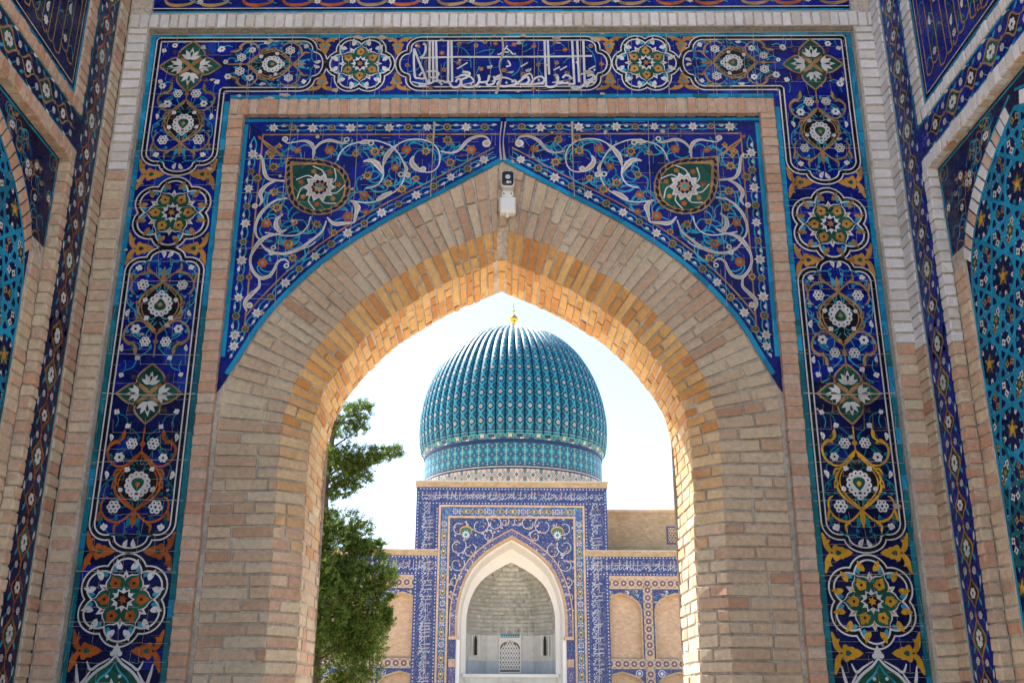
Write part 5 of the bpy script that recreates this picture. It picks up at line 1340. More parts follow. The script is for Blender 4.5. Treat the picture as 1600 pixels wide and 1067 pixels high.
while x < 2.9:
    if k % 3 == 0: fplace('rosette', 'far_rosette', k_far_rosette, bb, x, 10.43, 0.03); x += 0.52
    else: fplace('almond', 'far_almond', k_far_almond, bb, x, 10.43, 0.03, math.pi / 2); x += 0.62 if k % 3 == 1 else 0.52
    k += 1
# inscription frame
mb = MB()
for sg in (-1, 1):
    a_, b_ = sorted((FX + sg * 4.655, FX + sg * 3.57)); mb.box(a_, b_, FY - 0.015, FY + 0.05, 0, 11.61, 'far_cobalt')
mb.box(FX - 3.57, FX + 3.57, FY - 0.015, FY + 0.05, 10.76, 11.61, 'far_cobalt')
ib = mb.build('inscription_frame', mau)
a = Art(); fake_script(a, -4.4, 4.4, 10.92, 11.48, rr); femit(a, 'inscription', ib, 0.02)
for sg in (-1, 1):
    a = Art()
    with a.push(0, 0): fake_script(a, 2.2, 10.8, 3.72 if sg > 0 else -4.46, 4.46 if sg > 0 else -3.72, rr, True)
    femit(a, 'inscription', ib, 0.02)
a = Art()
for z in (11.54, 10.83): dots(a, [(x * 0.16, z) for x in range(-28, 29)])
for sg in (-1, 1):
    dots(a, [(sg * 4.58, z * 0.16) for z in range(13, 72)]); dots(a, [(sg * 3.64, z * 0.16) for z in range(13, 67)])
    for xx in (4.655, 4.51, 3.71, 3.575): a.stroke([(sg * xx, 2), (sg * xx, 11.6)], 0.03, 'f_navy', 2)
for z in (11.605, 11.47, 10.9, 10.765): a.stroke([(-4.5, z), (4.5, z)], 0.03, 'f_navy', 2.2)
femit(a, 'dotted_edge', ib, 0.02)
# arch border
mb = MB(); po = arch_pts(2.93, 4.55, 9.60); pi_ = arch_pts(2.56, 4.55, 9.15); pm1 = arch_pts(2.88, 4.55, 9.54); pm0 = arch_pts(2.66, 4.55, 9.28)
for sg in (-1, 1):
    for (A, B, d, m) in ((po, pm1, 0.07, 'brick_far'), (pm1, pm0, 0.04, 'far_violet'), (pm0, pi_, 0.08, 'brick_far_buff')):
        for i in range(len(A) - 1): mb.poly([(FX + sg * A[i][0], FY - d, A[i][1]), (FX + sg * A[i + 1][0], FY - d, A[i + 1][1]), (FX + sg * B[i + 1][0], FY - d, B[i + 1][1]), (FX + sg * B[i][0], FY - d, B[i][1])], m)
    for i in range(len(po) - 1):
        mb.poly([(FX + sg * pi_[i][0], FY - 0.08, pi_[i][1]), (FX + sg * pi_[i + 1][0], FY - 0.08, pi_[i + 1][1]), (FX + sg * pi_[i + 1][0], FY + 0.35, pi_[i + 1][1]), (FX + sg * pi_[i][0], FY + 0.35, pi_[i][1])], 'brick_far')
        mb.poly([(FX + sg * po[i][0], FY - 0.07, po[i][1]), (FX + sg * po[i + 1][0], FY - 0.07, po[i + 1][1]), (FX + sg * po[i + 1][0], FY, po[i + 1][1]), (FX + sg * po[i][0], FY, po[i][1])], 'brick_far')
    x0, x1 = sorted((FX + sg * 2.50, FX + sg * 2.95)); mb.box(x0, x1, FY - 0.10, FY + 0.35, 4.42, 4.56, 'brick_far')
ab = mb.build('arch_border', mau)
a = Art()
for i in range(60):
    t = rr.uniform(0.25, 1.0); k = min(int(t * 15), 15); p = pm0[k]; q = pm1[k]; u = rr.random(); s2 = rr.choice((-1, 1))
    c = (s2 * (p[0] + (q[0] - p[0]) * u), p[1] + (q[1] - p[1]) * u); a.star(c[0] + rr.uniform(-0.1, 0.1), c[1] + rr.uniform(-0.05, 0.05), rr.uniform(0.03, 0.06), 4, 0.5, 'f_white', 5)
femit(a, 'mosaic_chips', ab, 0.05)
for sg in (-1, 1):
    mb = MB(); x0, x1 = sorted((FX + sg * 2.62, FX + sg * 2.93)); mb.box(x0, x1, FY - 0.03, FY + 0.2, 3.55, 4.42, 'far_cobalt'); mb.box(x0, x1, FY - 0.035, FY + 0.2, 3.2, 3.55, 'f_tan'); mb.box(x0, x1, FY - 0.03, FY + 0.2, 0, 3.2, 'far_violet')
    a_, b_ = sorted((FX + sg * 2.42, FX + sg * 2.62)); mb.box(a_, b_, FY + 0.05, FY + 0.4, 0, 4.42, 'plaster')
    mb.build('jamb_panel', mau)
# spandrels: spirals, stars, medallions
for sg in (-1, 1):
    a = Art()
    for (cx, cz, r) in ((2.55, 9.65, 0.42), (2.6, 8.75, 0.42), (1.55, 9.75, 0.50), (0.85, 9.85, 0.42), (2.62, 7.9, 0.38), (2.72, 7.1, 0.28), (2.05, 8.55, 0.36), (0.35, 9.93, 0.30), (1.15, 9.25, 0.3), (2.78, 6.4, 0.22)):
        pts = [(sg * (cx + r * (1 - 0.10 * t) * math.cos(t + cx)), cz + r * (1 - 0.10 * t) * math.sin(t + cx)) for t in [0.45 * i for i in range(14)]]
        a.stroke(pts, 0.032, 'f_white', 3 + rr.random(), 2)
        for k in range(5):
            t = rr.uniform(0, 6.28); q = rr.uniform(0.2, 0.8) * r; a.circ(sg * cx + q * math.cos(t), cz + q * math.sin(t), 0.045, 'f_gold' if k % 2 else 'f_tan', 5, 6)
        for k in range(3):
            t = rr.uniform(0, 6.28); a.circ(sg * cx + r * math.cos(t), cz + r * math.sin(t), 0.055, 'f_white', 6, 7); a.circ(sg * cx + r * math.cos(t), cz + r * math.sin(t), 0.025, 'f_red', 7, 5)
    femit(a, 'spandrel_scrolls', body, 0.005)
for sg in (-1, 1):
    a = Art(); c = (sg * 2.22, 9.33)
    a.drop(c[0], c[1] + 0.05, 0.42, 0.72, 0, 'f_gold', 8); a.drop(c[0], c[1] + 0.03, 0.36, 0.60, 0, 'f_green', 9); a.star(c[0], c[1] - 0.03, 0.22, 10, 0.6, 'f_white', 10); a.circ(c[0], c[1] - 0.03, 0.08, 'f_turq', 11, 8)
    femit(a, 'medallion', body, 0.005)
# white plaster reveal running back to the inner niche
NI = arch_pts(2.17, 4.8, 8.22, k1=0.62)
RV = arch_pts(2.46, 4.55, 9.05)
mb = MB()
for sg in (-1, 1):
    a_ = [(2.46, 0.0)] + RV; mid = [(2.40, 0.0)] + arch_pts(2.40, 4.6, 8.86); b_ = [(2.17, 0.0)] + NI
    for i in range(len(a_) - 1):
        for (p, yp, q, yq) in ((a_, FY + 0.34, mid, FY + 1.6), (mid, FY + 1.6, b_, FY + 1.72)):
            mb.poly([(FX + sg * p[i][0], yp, p[i][1]), (FX + sg * p[i + 1][0], yp, p[i + 1][1]), (FX + sg * q[i + 1][0], yq, q[i + 1][1]), (FX + sg * q[i][0], yq, q[i][1])], 'plaster')
        mb.poly([(FX + sg * pi_[max(i - 1, 0)][0] if i else FX + sg * 2.60, FY + 0.34, pi_[max(i - 1, 0)][1] if i else 0), (FX + sg * pi_[i][0] , FY + 0.34, pi_[i][1]), (FX + sg * a_[i + 1][0], FY + 0.34, a_[i + 1][1]), (FX + sg * a_[i][0], FY + 0.34, a_[i][1])], 'plaster')
mb.build('plaster_reveal', mau)
# stalactite vault: rows of little cells stepping in as they rise
mb = MB()
def plan(t, w, d): # three-sided recess plan, t from 0 to 1
    pts = [(-w, 0), (-w * 0.96, d * 0.55), (-w * 0.55, d), (w * 0.55, d), (w * 0.96, d * 0.55), (w, 0)]
    f = t * 5; i = min(int(f), 4); k = f - i; return (pts[i][0] + (pts[i + 1][0] - pts[i][0]) * k, pts[i][1] + (pts[i + 1][1] - pts[i][1]) * k)
rows = 17; zb, zt_ = 4.85, 8.25; y0 = FY + 1.74
def wof(z):
    if z < 4.8: return 2.16
    for p, q in zip(NI, NI[1:]):
        if p[1] <= z <= q[1]: return p[0] + (q[0] - p[0]) * (z - p[1]) / max(q[1] - p[1], 1e-6)
    return 0.05
for r_ in range(rows):
    z0 = zb + (zt_ - zb) * r_ / rows; z1 = zb + (zt_ - zb) * (r_ + 1) / rows
    wa, wb = max(wof(z0 + 0.01), 0.1), max(wof(z1 - 0.01), 0.06); n = max(6, int(32 * wa / 2.2))
    for k in range(n):
        ta, tb = k / n, (k + 1) / n; tm = (ta + tb) / 2 + (0.5 / n if r_ % 2 else 0) * 0
        A, B = plan(ta, wa, 2.3 * wa / 2.16), plan(tb, wa, 2.3 * wa / 2.16)
        C, D = plan(ta, wb * 0.985, 2.3 * wb / 2.16 * 0.985), plan(tb, wb * 0.985, 2.3 * wb / 2.16 * 0.985)
        Mb = plan(tm, wa * 1.0, 2.3 * wa / 2.16); dd = 0.12 + rr.uniform(0, 0.14)
        Mi = (Mb[0] * (1 + dd * 0.5), Mb[1] + dd)
        zm_ = z0 + (z1 - z0) * 0.72; g = lambda p, z: (FX + p[0], y0 + p[1], z)
        mb.poly([g(A, z0), g(Mi, z0), g(Mi, zm_), g(A, zm_)], 'muqarnas_plaster'); mb.poly([g(Mi, z0), g(B, z0), g(B, zm_), g(Mi, zm_)], 'muqarnas_plaster')
        mb.poly([g(A, zm_), g(Mi, zm_), g(Mi, z1 - 0.02), g(C, z1)], 'muqarnas_plaster'); mb.poly([g(Mi, zm_), g(B, zm_), g(D, z1), g(Mi, z1 - 0.02)], 'muqarnas_plaster')
        mb.poly([g(C, z1), g(Mi, z1 - 0.02), g(D, z1)], 'muqarnas_plaster')
mb.build('stalactite_vault', mau)
mb = MB()
n = 20
for k in range(n):
    A, B = plan(k / n, 2.16, 2.3), plan((k + 1) / n, 2.16, 2.3)
    for (z0, z1, m, o) in ((0, 2.95, 'plaster', 0), (2.95, 3.62, 'marble', -0.015), (3.62, 4.86, 'muqarnas_plaster', 0)):
        mb.poly([(FX + A[0], y0 + A[1] + o, z0), (FX + B[0], y0 + B[1] + o, z0), (FX + B[0], y0 + B[1] + o, z1), (FX + A[0], y0 + A[1] + o, z1)], m)
    if k % 2 == 0:
        for z0 in (3.64, 3.85, 4.06, 4.27, 4.48, 4.68): mb.box(FX + A[0] + 0.02, FX + A[0] + 0.03, y0 + A[1] - 0.02, y0 + A[1], z0, z0 + 0.16, 'marble')
niche_o = mb.build('niche_wall', mau)
for sg in (-1, 1):
    mb = MB(); P = [(0.09, 3.85), (0.09, 4.55), (0.05, 4.75), (0.0, 4.8)]
    q = [(x_, z_) for x_, z_ in [(-0.09, 3.85)] + P + [(-0.05, 4.75), (-0.09, 4.55)]]
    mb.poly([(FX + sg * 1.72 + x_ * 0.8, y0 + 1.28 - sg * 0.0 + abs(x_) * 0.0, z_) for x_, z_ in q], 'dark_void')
    mb.box(FX + sg * 1.72 - 0.20, FX + sg * 1.72 - 0.15, y0 + 1.22, y0 + 1.32, 3.8, 4.8, 'muqarnas_plaster'); mb.box(FX + sg * 1.72 + 0.15, FX + sg * 1.72 + 0.20, y0 + 1.22, y0 + 1.32, 3.8, 4.8, 'muqarnas_plaster')
    mb.build('slit_opening', niche_o)
# pierced screen
yl = y0 + 2.24
mb = MB(); mb.box(FX - 0.56, FX + 0.56, yl - 0.03, yl + 0.03, 4.62, 4.92, 'f_turq'); 
scr = mb.build('pierced_screen', mau)
mb = MB(); pw = arch_pts(0.50, 4.15, 4.62, 8)
mb.box(FX - 0.56, FX - 0.50, yl - 0.05, yl + 0.03, 3.02, 4.92, 'plaster'); mb.box(FX + 0.50, FX + 0.56, yl - 0.05, yl + 0.03, 3.02, 4.92, 'plaster'); mb.box(FX - 0.5, FX + 0.5, yl - 0.05, yl + 0.03, 3.02, 3.10, 'plaster')
over_arch(mb, 0.50, 4.15, 4.62, 0.501, 4.14, 4.75, yl - 0.04, 'plaster', pts=pw)
a = Art()
def inl(x_, z_): return abs(x_) < 0.5 and 3.1 < z_ < (4.15 if abs(x_) > 0.47 else 4.15 + 0.47 * (1 - (abs(x_) / 0.5) ** 1.6))
for k in range(-16, 17):
    for s2 in (-1, 1):
        pts = [(k * 0.135 + s2 * t * 0.06, 3.1 + t * 0.10) for t in range(18)]; pts = [p for p in pts if inl(*p)]
        if len(pts) > 1:
            for p, q in zip(pts, pts[1:]): a.stroke([p, q], 0.046, 'plaster', 1 + 0.01 * s2)
for z_ in [3.2 + 0.2249 * k for k in range(7)]:
    if True: a.stroke([(-0.49, z_), (0.49, z_)] if z_ < 4.15 else [(-0.3, z_), (0.3, z_)], 0.03, 'plaster', 1.2)
mb.build('screen_frame', scr)
a.emit('lattice', scr, lambda u, v, h: (FX + u, yl - 0.03 - h * 3, v))
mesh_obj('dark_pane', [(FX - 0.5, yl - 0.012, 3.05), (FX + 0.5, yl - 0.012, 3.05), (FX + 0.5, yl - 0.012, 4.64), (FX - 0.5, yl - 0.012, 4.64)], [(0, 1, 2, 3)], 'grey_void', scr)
a = Art()
for k in range(9): a.star(-0.46 + k * 0.115, 4.80, 0.05, 4, 0.5, 'f_white', 1)
a.emit('tile_stars', scr, lambda u, v, h: (FX + u, yl - 0.06 - h, v))
mb = MB(); mb.box(FX - 2.3, FX + 2.3, FY + 1.45, FY + 3.6, 2.78, 2.93, 'plaster'); mb.box(FX - 2.2, FX + 2.2, FY + 1.6, FY + 1.75, 0, 2.78, 'muqarnas_plaster'); mb.build('gallery_slab', mau)
mb = MB(); mb.box(FX - 0.62, FX + 0.62, FY + 1.50, FY + 1.62, 0, 2.52, 'door_red'); mb.build('doorway_board', mau)

# --- wings with blind arcades
def k_dot(a):
    a.star(0, 0, 0.15, 8, 0.86, 'f_plum', 0); a.star(0, 0, 0.09, 4, 0.5, 'f_tan', 4); a.circ(0, 0, 0.03, 'f_white', 8, 6)
def wing(sg, x0, x1):
    """x0 nearest the portal, x1 outer end (absolute distance from the axis)"""
    mb = MB()
    def bx(a_, b_, y0_, y1_, z0, z1, m): p, q = sorted((FX + sg * a_, FX + sg * b_)); mb.box(p, q, y0_, y1_, z0, z1, m)
    bx(x0, x1, FY + 0.30, FY + 3.0, 0, 8.30, 'brick_far'); 
    wo = mb.build('wing_wall', mau)
    mb = MB(); bx(x0, x1, FY - 0.05, FY + 3.0, 8.30, 8.55, 'brick_far_buff'); bx(x0, x1, FY - 0.09, FY + 3.0, 8.55, 8.60, 'f_cream'); mb.build('coping', mau)
    mb = MB(); bx(x0, x1, FY, FY + 0.3, 7.40, 8.30, 'far_cobalt'); bandb = mb.build('inscription_band', mau)
    a = Art()
    s, e_ = sorted((sg * x0, sg * x1))
    fake_script(a, s + 0.1, e_, 7.54, 8.18, rr)
    n = int((x1 - x0) / 0.16)
    for z_ in (7.46, 8.24): dots(a, [(sg * (x0 + 0.08 + k * 0.16), z_) for k in range(n)])
    for z_ in (7.405, 7.52, 8.19, 8.295): a.stroke([(s, z_), (e_, z_)], 0.03, 'f_navy', 2.2)
    femit(a, 'inscription', bandb, 0.005)
    # grid of brick frames studded with rosettes
    per = 2.635; c0 = 3.87
    mb = MB()
    bx(x0, x1, FY - 0.0, FY + 0.3, 6.78, 7.395, 'brick_far'); bx(x0, x1, FY, FY + 0.3, 3.14, 3.58, 'brick_far'); bx(x0, x1, FY, FY + 0.3, 0, 0.4, 'brick_far')
    cols = [c0 + per * k for k in range(5)]
    for c in cols: bx(c - 0.215, c + 0.215, FY + 0.001, FY + 0.3, 0.4, 6.779, 'brick_far')
    grid = mb.build('brick_grid', mau)
    a = Art()
    for c in cols:
        for z_ in [0.36 * k + 3.85 for k in range(9)] + [2.9, 2.54, 2.18]:
            if c < 12: fplace('rosette', 'far_dot', k_dot, grid, sg * c, z_, 0.01)
            for s2 in (-1, 1): a.stroke([(sg * c + s2 * 0.17, z_ - 0.06 + 0.18), (sg * c + s2 * 0.17, z_ + 0.06 + 0.18)], 0.045, 'f_turq', 1)
    k = 0; x_ = c0 - 0.0
    while x_ < min(x1, 11):
        for z_ in (7.04, 3.36):
            fplace('rosette', 'far_dot', k_dot, grid, sg * x_, z_, 0.01)
            for s2 in (-1, 1): a.stroke([(sg * (x_ + 0.19) - 0.06, z_ + s2 * 0.17), (sg * (x_ + 0.19) + 0.06, z_ + s2 * 0.17)], 0.045, 'f_turq', 1)
        x_ += 0.376
    femit(a, 'turquoise_dashes', grid, 0.005)
    for i in range(4):
        cx = sg * (c0 + per * (i + 0.5)); hw = (per - 0.43) / 2
        for (zs, za, zt2, z0) in ((5.55, 6.62, 6.78, 3.58), (2.2, 3.03, 3.14, 0.4)):
            mb = MB(); P = arch_pts(hw - 0.07, zs, za)
            over_arch(mb, hw - 0.07, zs, za, hw, z0, zt2, FY + 0.03, 'far_cobalt', xc=cx, pts=P)
            bay = mb.build('blind_bay', mau)
            mb = MB(); P2 = arch_pts(hw - 0.14, zs, za - 0.09)
            for s2 in (-1, 1):
                PP = [(hw - 0.07, z0)] + P; P3 = [(hw - 0.14, z0)] + P2
                for j in range(len(PP) - 1):
                    mb.poly([(FX + cx + s2 * PP[j][0], FY + 0.0, PP[j][1]), (FX + cx + s2 * PP[j + 1][0], FY + 0.0, PP[j + 1][1]), (FX + cx + s2 * P3[j + 1][0], FY + 0.0, P3[j + 1][1]), (FX + cx + s2 * P3[j][0], FY + 0.0, P3[j][1])], 'brick_far_buff')
                    mb.poly([(FX + cx + s2 * P3[j][0], FY + 0.0, P3[j][1]), (FX + cx + s2 * P3[j + 1][0], FY + 0.0, P3[j + 1][1]), (FX + cx + s2 * P3[j + 1][0], FY + 0.25, P3[j + 1][1]), (FX + cx + s2 * P3[j][0], FY + 0.25, P3[j][1])], 'brick_far')
            mb.build('arch_edge', bay)
            mb = MB(); mb.poly([(FX + cx - hw, FY + 0.24, z0), (FX + cx + hw, FY + 0.24, z0), (FX + cx + hw, FY + 0.24, za), (FX + cx - hw, FY + 0.24, za)], 'brick_far'); mb.build('brick_infill', bay)
            a = Art()
            for s2 in (-1, 1):
                if z0 > 3: 
                    for k in range(9):
                        u = rr.uniform(0.25, 1.0) * hw * 0.93; zz = rr.uniform(6.0 + 0.62 * (1 - u / hw), 6.72)
                        a.stroke([(cx + s2 * u, zz), (cx + s2 * u + 0.07, zz + 0.05), (cx + s2 * u + 0.10, zz - 0.03), (cx + s2 * u + 0.04, zz - 0.06)], 0.028, 'f_white' if k % 3 else 'f_turq', 1 + 0.1 * k, 3)
                        a.circ(cx + s2 * u - 0.05, zz + 0.04, 0.032, 'f_gold', 3, 6)
                else: a.circ(cx + s2 * hw * 0.72, za - 0.10, 0.17, 'f_white', 1, 14); a.circ(cx + s2 * hw * 0.72, za - 0.10, 0.135, 'f_navy', 2, 14); a.star(cx + s2 * hw * 0.72, za - 0.10, 0.11, 8, 0.5, 'f_white', 3)
            a.emit('spandrel_ornament', bay, lambda u, v, h: (FX + u, FY + 0.02 - h * 9, v))
wing(-1, 3.57, 15.0); wing(1, 3.57, 15.0)
# the portal stands in front of the wings' first strip
# --- upper brick block right of the portal, with a lattice window
blk = thing('upper_brick_block', 'plain buff brick upper storey with blue lattice window right of the tiled portal', 'building', (9.5, 55, 0))
mb = MB(); mb.box(5.2, 16.0, FY + 3.1, FY + 9, 0, 10.98, 'brick_far_buff'); bo = mb.build('wall', blk)
mb = MB(); mb.box(5.15, 16.05, FY + 3.02, FY + 9, 10.98, 11.12, 'brick_far'); mb.build('coping', blk)
wz0, wz1, wx0, wx1, wy = 9.36, 10.28, 8.88, 9.85, FY + 3.1
mb = MB(); mb.box(wx0, wx1, wy - 0.03, wy + 0.02, wz0, wz0 + 0.07, 'f_navy'); mb.box(wx0, wx1, wy - 0.03, wy + 0.02, wz1 - 0.07, wz1, 'f_navy'); mb.box(wx0, wx0 + 0.07, wy - 0.03, wy + 0.02, wz0 + 0.07, wz1 - 0.07, 'f_navy'); mb.box(wx1 - 0.07, wx1, wy - 0.03, wy + 0.02, wz0 + 0.07, wz1 - 0.07, 'f_navy')
lw = mb.build('lattice_window', blk)
mesh_obj('dark_pane', [(wx0, wy - 0.006, wz0), (wx1, wy - 0.006, wz0), (wx1, wy - 0.006, wz1), (wx0, wy - 0.006, wz1)], [(0, 1, 2, 3)], 'dark_void', lw)
a = Art()
for k in range(-5, 13):
    for s2 in (-1, 1):
        pts = [(wx0 + k * 0.14 + s2 * t * 0.05, wz0 + t * 0.08) for t in range(12)]; pts = [p for p in pts if wx0 < p[0] < wx1 and p[1] < wz1]
        if len(pts) > 1: a.stroke([pts[0], pts[-1]], 0.045, 'brick_far', 1 + 0.02 * s2)
for t in range(7): a.stroke([(wx0 + 0.03, wz0 + 0.1 + t * 0.14), (wx1 - 0.03, wz0 + 0.1 + t * 0.14)], 0.03, 'brick_far', 1.4)
a.emit('lattice', lw, lambda u, v, h: (u, wy - 0.012 - h * 5, v))
sd = thing('shallow_dome', 'low pale brick dome showing just above the right-hand brick roof', 'dome', (10.6, 64, 11))
vs = []; fs = []; nr, na = 10, 40
for i in range(nr + 1):
    t = i / nr * math.pi / 2
    for k in range(na): p = 2 * math.pi * k / na; vs.append((10.6 + 2.6 * math.cos(t) * math.cos(p), 64 + 2.6 * math.cos(t) * math.sin(p), 12.2 + 0.95 * math.sin(t)))
for i in range(nr):
    for k in range(na): fs.append((i * na + k, i * na + (k + 1) % na, (i + 1) * na + (k + 1) % na, (i + 1) * na + k))
mesh_obj('shell', vs, fs, 'brick_far_buff', sd, smooth=True)
mb = MB(); 
for k in range(24):
    p, q = 2 * math.pi * k / 24, 2 * math.pi * (k + 1) / 24
    mb.poly([(10.6 + 2.62 * math.cos(p), 64 + 2.62 * math.sin(p), 9), (10.6 + 2.62 * math.cos(q), 64 + 2.62 * math.sin(q), 9), (10.6 + 2.62 * math.cos(q), 64 + 2.62 * math.sin(q), 12.22), (10.6 + 2.62 * math.cos(p), 64 + 2.62 * math.sin(p), 12.22)], 'brick_far')
mb.build('drum', sd)

# ================================================================== RIBBED DOME
DX, DY = 1.36, 78.0
dome = thing('ribbed_dome', 'large turquoise ribbed dome with diamond tile pattern and gilt finial', 'dome', (DX, DY, 0))
NR = 64
PROFD = smooth([(7.02, 19.75), (7.13, 20.3), (7.20, 21.2), (7.16, 22.4), (6.90, 23.9), (6.45, 25.3), (5.80, 26.65), (4.95, 27.85), (3.85, 28.85), (2.50, 29.58), (1.15, 29.98), (0.15, 30.10)], 14)
acc = [0]
for p, q in zip(PROFD, PROFD[1:]): acc.append(acc[-1] + math.hypot(q[0] - p[0], q[1] - p[1]))
def dprof(s):
    for i in range(len(acc) - 1):
        if acc[i] <= s <= acc[i + 1]:
            t = (s - acc[i]) / max(acc[i + 1] - acc[i], 1e-9); return (PROFD[i][0] + (PROFD[i + 1][0] - PROFD[i][0]) * t, PROFD[i][1] + (PROFD[i + 1][1] - PROFD[i][1]) * t)
    return PROFD[-1]
ROWS = 150; CW = 12
DS = acc[-1] / ROWS
dm = ['d_turq', 'd_aqua', 'd_cobalt', 'd_cream', 'd_rust', 'd_bare']
def dpat(j, i):
    """glazed brick pattern of one rib: stepped lozenges, i across (-6..5), j along"""
    x = abs(i + 0.5); per = 11; ph = (j - 5) % per; y = abs(ph - 5) * 1.15
    d = x + y
    if j < 4: return 2 if (j % 2) else 1
    if j > 118: return 5 if ((i * 7 + j * 13) % 5 < 2) else (0 if (i + j) % 2 else 1)
    if x > 5: return 2 if j % 2 else 0  # rib edges coloured darker to deepen the shade in the grooves
    if d < 0.9: return 4
    if d < 1.9: return 3
    if d < 2.7: return 1
    if d < 4.9: return 2
    if d < 6.6: return 1
    if 7.4 < d < 9.4: return 2
    return 0
def rib_mesh(seed):
    rd = random.Random(seed); V = []; F = []; Mi = []
    for j in range(ROWS + 1):
        r, z = dprof(j * DS); r2, z2 = dprof(min(j * DS + 0.05, acc[-1])); dr, dz = r2 - r, z2 - z; q = math.hypot(dr, dz) or 1; nx, nz = dz / q, -dr / q
        half = math.pi / NR; wid = r * math.sin(half)
        for i in range(CW + 1):
            t = (i / CW) * 2 - 1; bul = wid * 0.80 * math.sqrt(max(0.0, 1 - t * t)) + 0.0
            ang = half * t; rr_ = (r - wid * 0.42) + nx * bul; V.append((rr_ * math.cos(ang), rr_ * math.sin(ang), z + nz * bul * 0.9))
    for j in range(ROWS):
        for i in range(CW):
            b = j * (CW + 1) + i; F.append((b, b + 1, b + CW + 2, b + CW + 1))
            m = dpat(j, i - CW // 2)
            w = (j / ROWS)
            if random.Random((seed * 77 + (j // 5) * 13 + i // 5)).random() < max(0, (w - 0.58)) * 1.1 and rd.random() < 0.7: m = 5
            Mi.append(m)
    me = bpy.data.meshes.new('rib'); me.from_pydata(V, [], F)
    for c in dm: me.materials.append(MATS[c])
    me.polygons.foreach_set('material_index', Mi); me.polygons.foreach_set('use_smooth', [True] * len(F)); me.update(); return me
RM = [rib_mesh(s) for s in range(9)]
for k in range(NR):
    inst('rib', RM[(k * 7 + k // 9) % 9], dome, Matrix.Translation((DX, DY, 0)) @ Matrix.Rotation(2 * math.pi * (k + 0.5) / NR, 4, 'Z'))
def lathe(prof, n, mat, name, parent, smooth_=True, matfn=None):
    vs = []; fs = []; mi = []; mats = []
    for r, z in prof:
        for k in range(n): p = 2 * math.pi * k / n; vs.append((DX + r * math.cos(p), DY + r * math.sin(p), z))
    for i in range(len(prof) - 1):
        for k in range(n):
            fs.append((i * n + k, i * n + (k + 1) % n, (i + 1) * n + (k + 1) % n, (i + 1) * n + k)); m = matfn(i, k) if matfn else mat
            if m not in mats: mats.append(m)
            mi.append(mats.index(m))
    return mesh_obj(name, vs, fs, mats, parent, mi, smooth_)
lathe([(6.9, 19.2), (6.9, 19.9), (6.6, 22.0), (5.0, 26.5), (2.0, 29.2), (0.05, 29.9)], 64, 'd_cobalt', 'inner_shell', dome)
# corbel of little cells under the ribs
mb = MB()
for k in range(NR * 2):
    for row, (ra, rb, z0, z1) in enumerate(((6.90, 7.05, 19.50, 19.74), (6.84, 6.94, 19.28, 19.50))):
        a0 = 2 * math.pi * (k + (0.5 if row else 0)) / (NR * 2); da = math.pi / (NR * 2) * 0.88
        def pt(r, an, z): return (DX + r * math.cos(an), DY + r * math.sin(an), z)
        m = ('d_turq', 'd_cobalt', 'd_cream')[(k + row) % 3] if k % 2 else 'd_turq'
        mb.poly([pt(ra, a0 - da, z0), pt(ra, a0 + da, z0), pt(rb, a0 + da, z1), pt(rb, a0 - da, z1)], m)
        mb.poly([pt(rb, a0 - da, z1), pt(rb, a0 + da, z1), pt(6.6, a0 + da, z1), pt(6.6, a0 - da, z1)], 'd_rust')
        mb.poly([pt(ra, a0 - da, z0), pt(rb, a0 - da, z1), pt(6.6, a0 - da, z1), pt(6.6, a0 - da, z0)], 'd_cobalt'); mb.poly([pt(ra, a0 + da, z0), pt(rb, a0 + da, z1), pt(6.6, a0 + da, z1), pt(6.6, a0 + da, z0)], 'd_cobalt')
        mb.poly([pt(ra, a0 - da, z0), pt(ra, a0 + da, z0), pt(6.6, a0 + da, z0), pt(6.6, a0 - da, z0)], 'd_cobalt')
mb.build('corbel_cells', dome)
# drum: gridded turquoise band over a pale lozenge band
ND = 512
prof = [(6.84, 17.35 + (19.3 - 17.35) * i / 22) for i in range(23)]
def dg(i, k):
    x, y = k % 8, i % 7
    if i in (0, 21): return 'd_cream'
    if i == 20 or i == 1: return 'd_cobalt'
    if x == 0: return 'd_cream' if y % 2 == 0 else 'd_turq'
    d = abs(x - 4) + abs(y - 3)
    if d == 0: return 'd_cream'
    return 'd_cobalt' if d in (1, 3) else ('d_aqua' if d > 4 else 'd_turq')
drum_o = lathe(prof, ND, 'd_turq', 'drum_band', dome, True, dg)
prof = [(6.86, 14.9 + (17.33 - 14.9) * i / 26) for i in range(27)]
def dg2(i, k):
    x = k % 14; y = (i - 20); q = abs(x - 7); d = q * 1.5 + abs(y) * 1.3
    if i > 24: return 'd_cobalt'
    if abs(d - 8.8) < 0.8: return 'd_rust'
    if abs(d - 6.0) < 0.5: return 'd_turq'
    if d < 2.4: return 'd_cobalt' if d > 1.2 else 'd_rust'
    if d > 10.5 and q > 5: return 'd_turq' if (y % 3) else 'd_rust'
    return 'f_cream'
lathe(prof, ND, 'f_cream', 'drum_lower_band', dome, True, dg2)
lathe([(6.83, 0.0), (6.83, 14.95)], 64, 'brick_far', 'drum_base', dome)
fin = lathe([(0.260, 29.60), (0.240, 30.45), (0.126, 30.74), (0.231, 30.82), (0.336, 30.96), (0.362, 31.08), (0.315, 31.24), (0.179, 31.38), (0.084, 31.48), (0.063, 31.58), (0.126, 31.66), (0.158, 31.75), (0.105, 31.84), (0.047, 31.92), (0.042, 32.05), (0.074, 32.12), (0.037, 32.20), (0.021, 32.52), (0.004, 32.58)], 20, 'gilt', 'finial', dome)

# ================================================================== GROUND
g = mesh_obj('courtyard_ground', [(-600, -300, 0), (600, -300, 0), (600, 900, 0), (-600, 900, 0)], [(0, 1, 2, 3)], 'paving'); g['kind'] = 'structure'
g['label'] = 'pale stone paving of the courtyard'

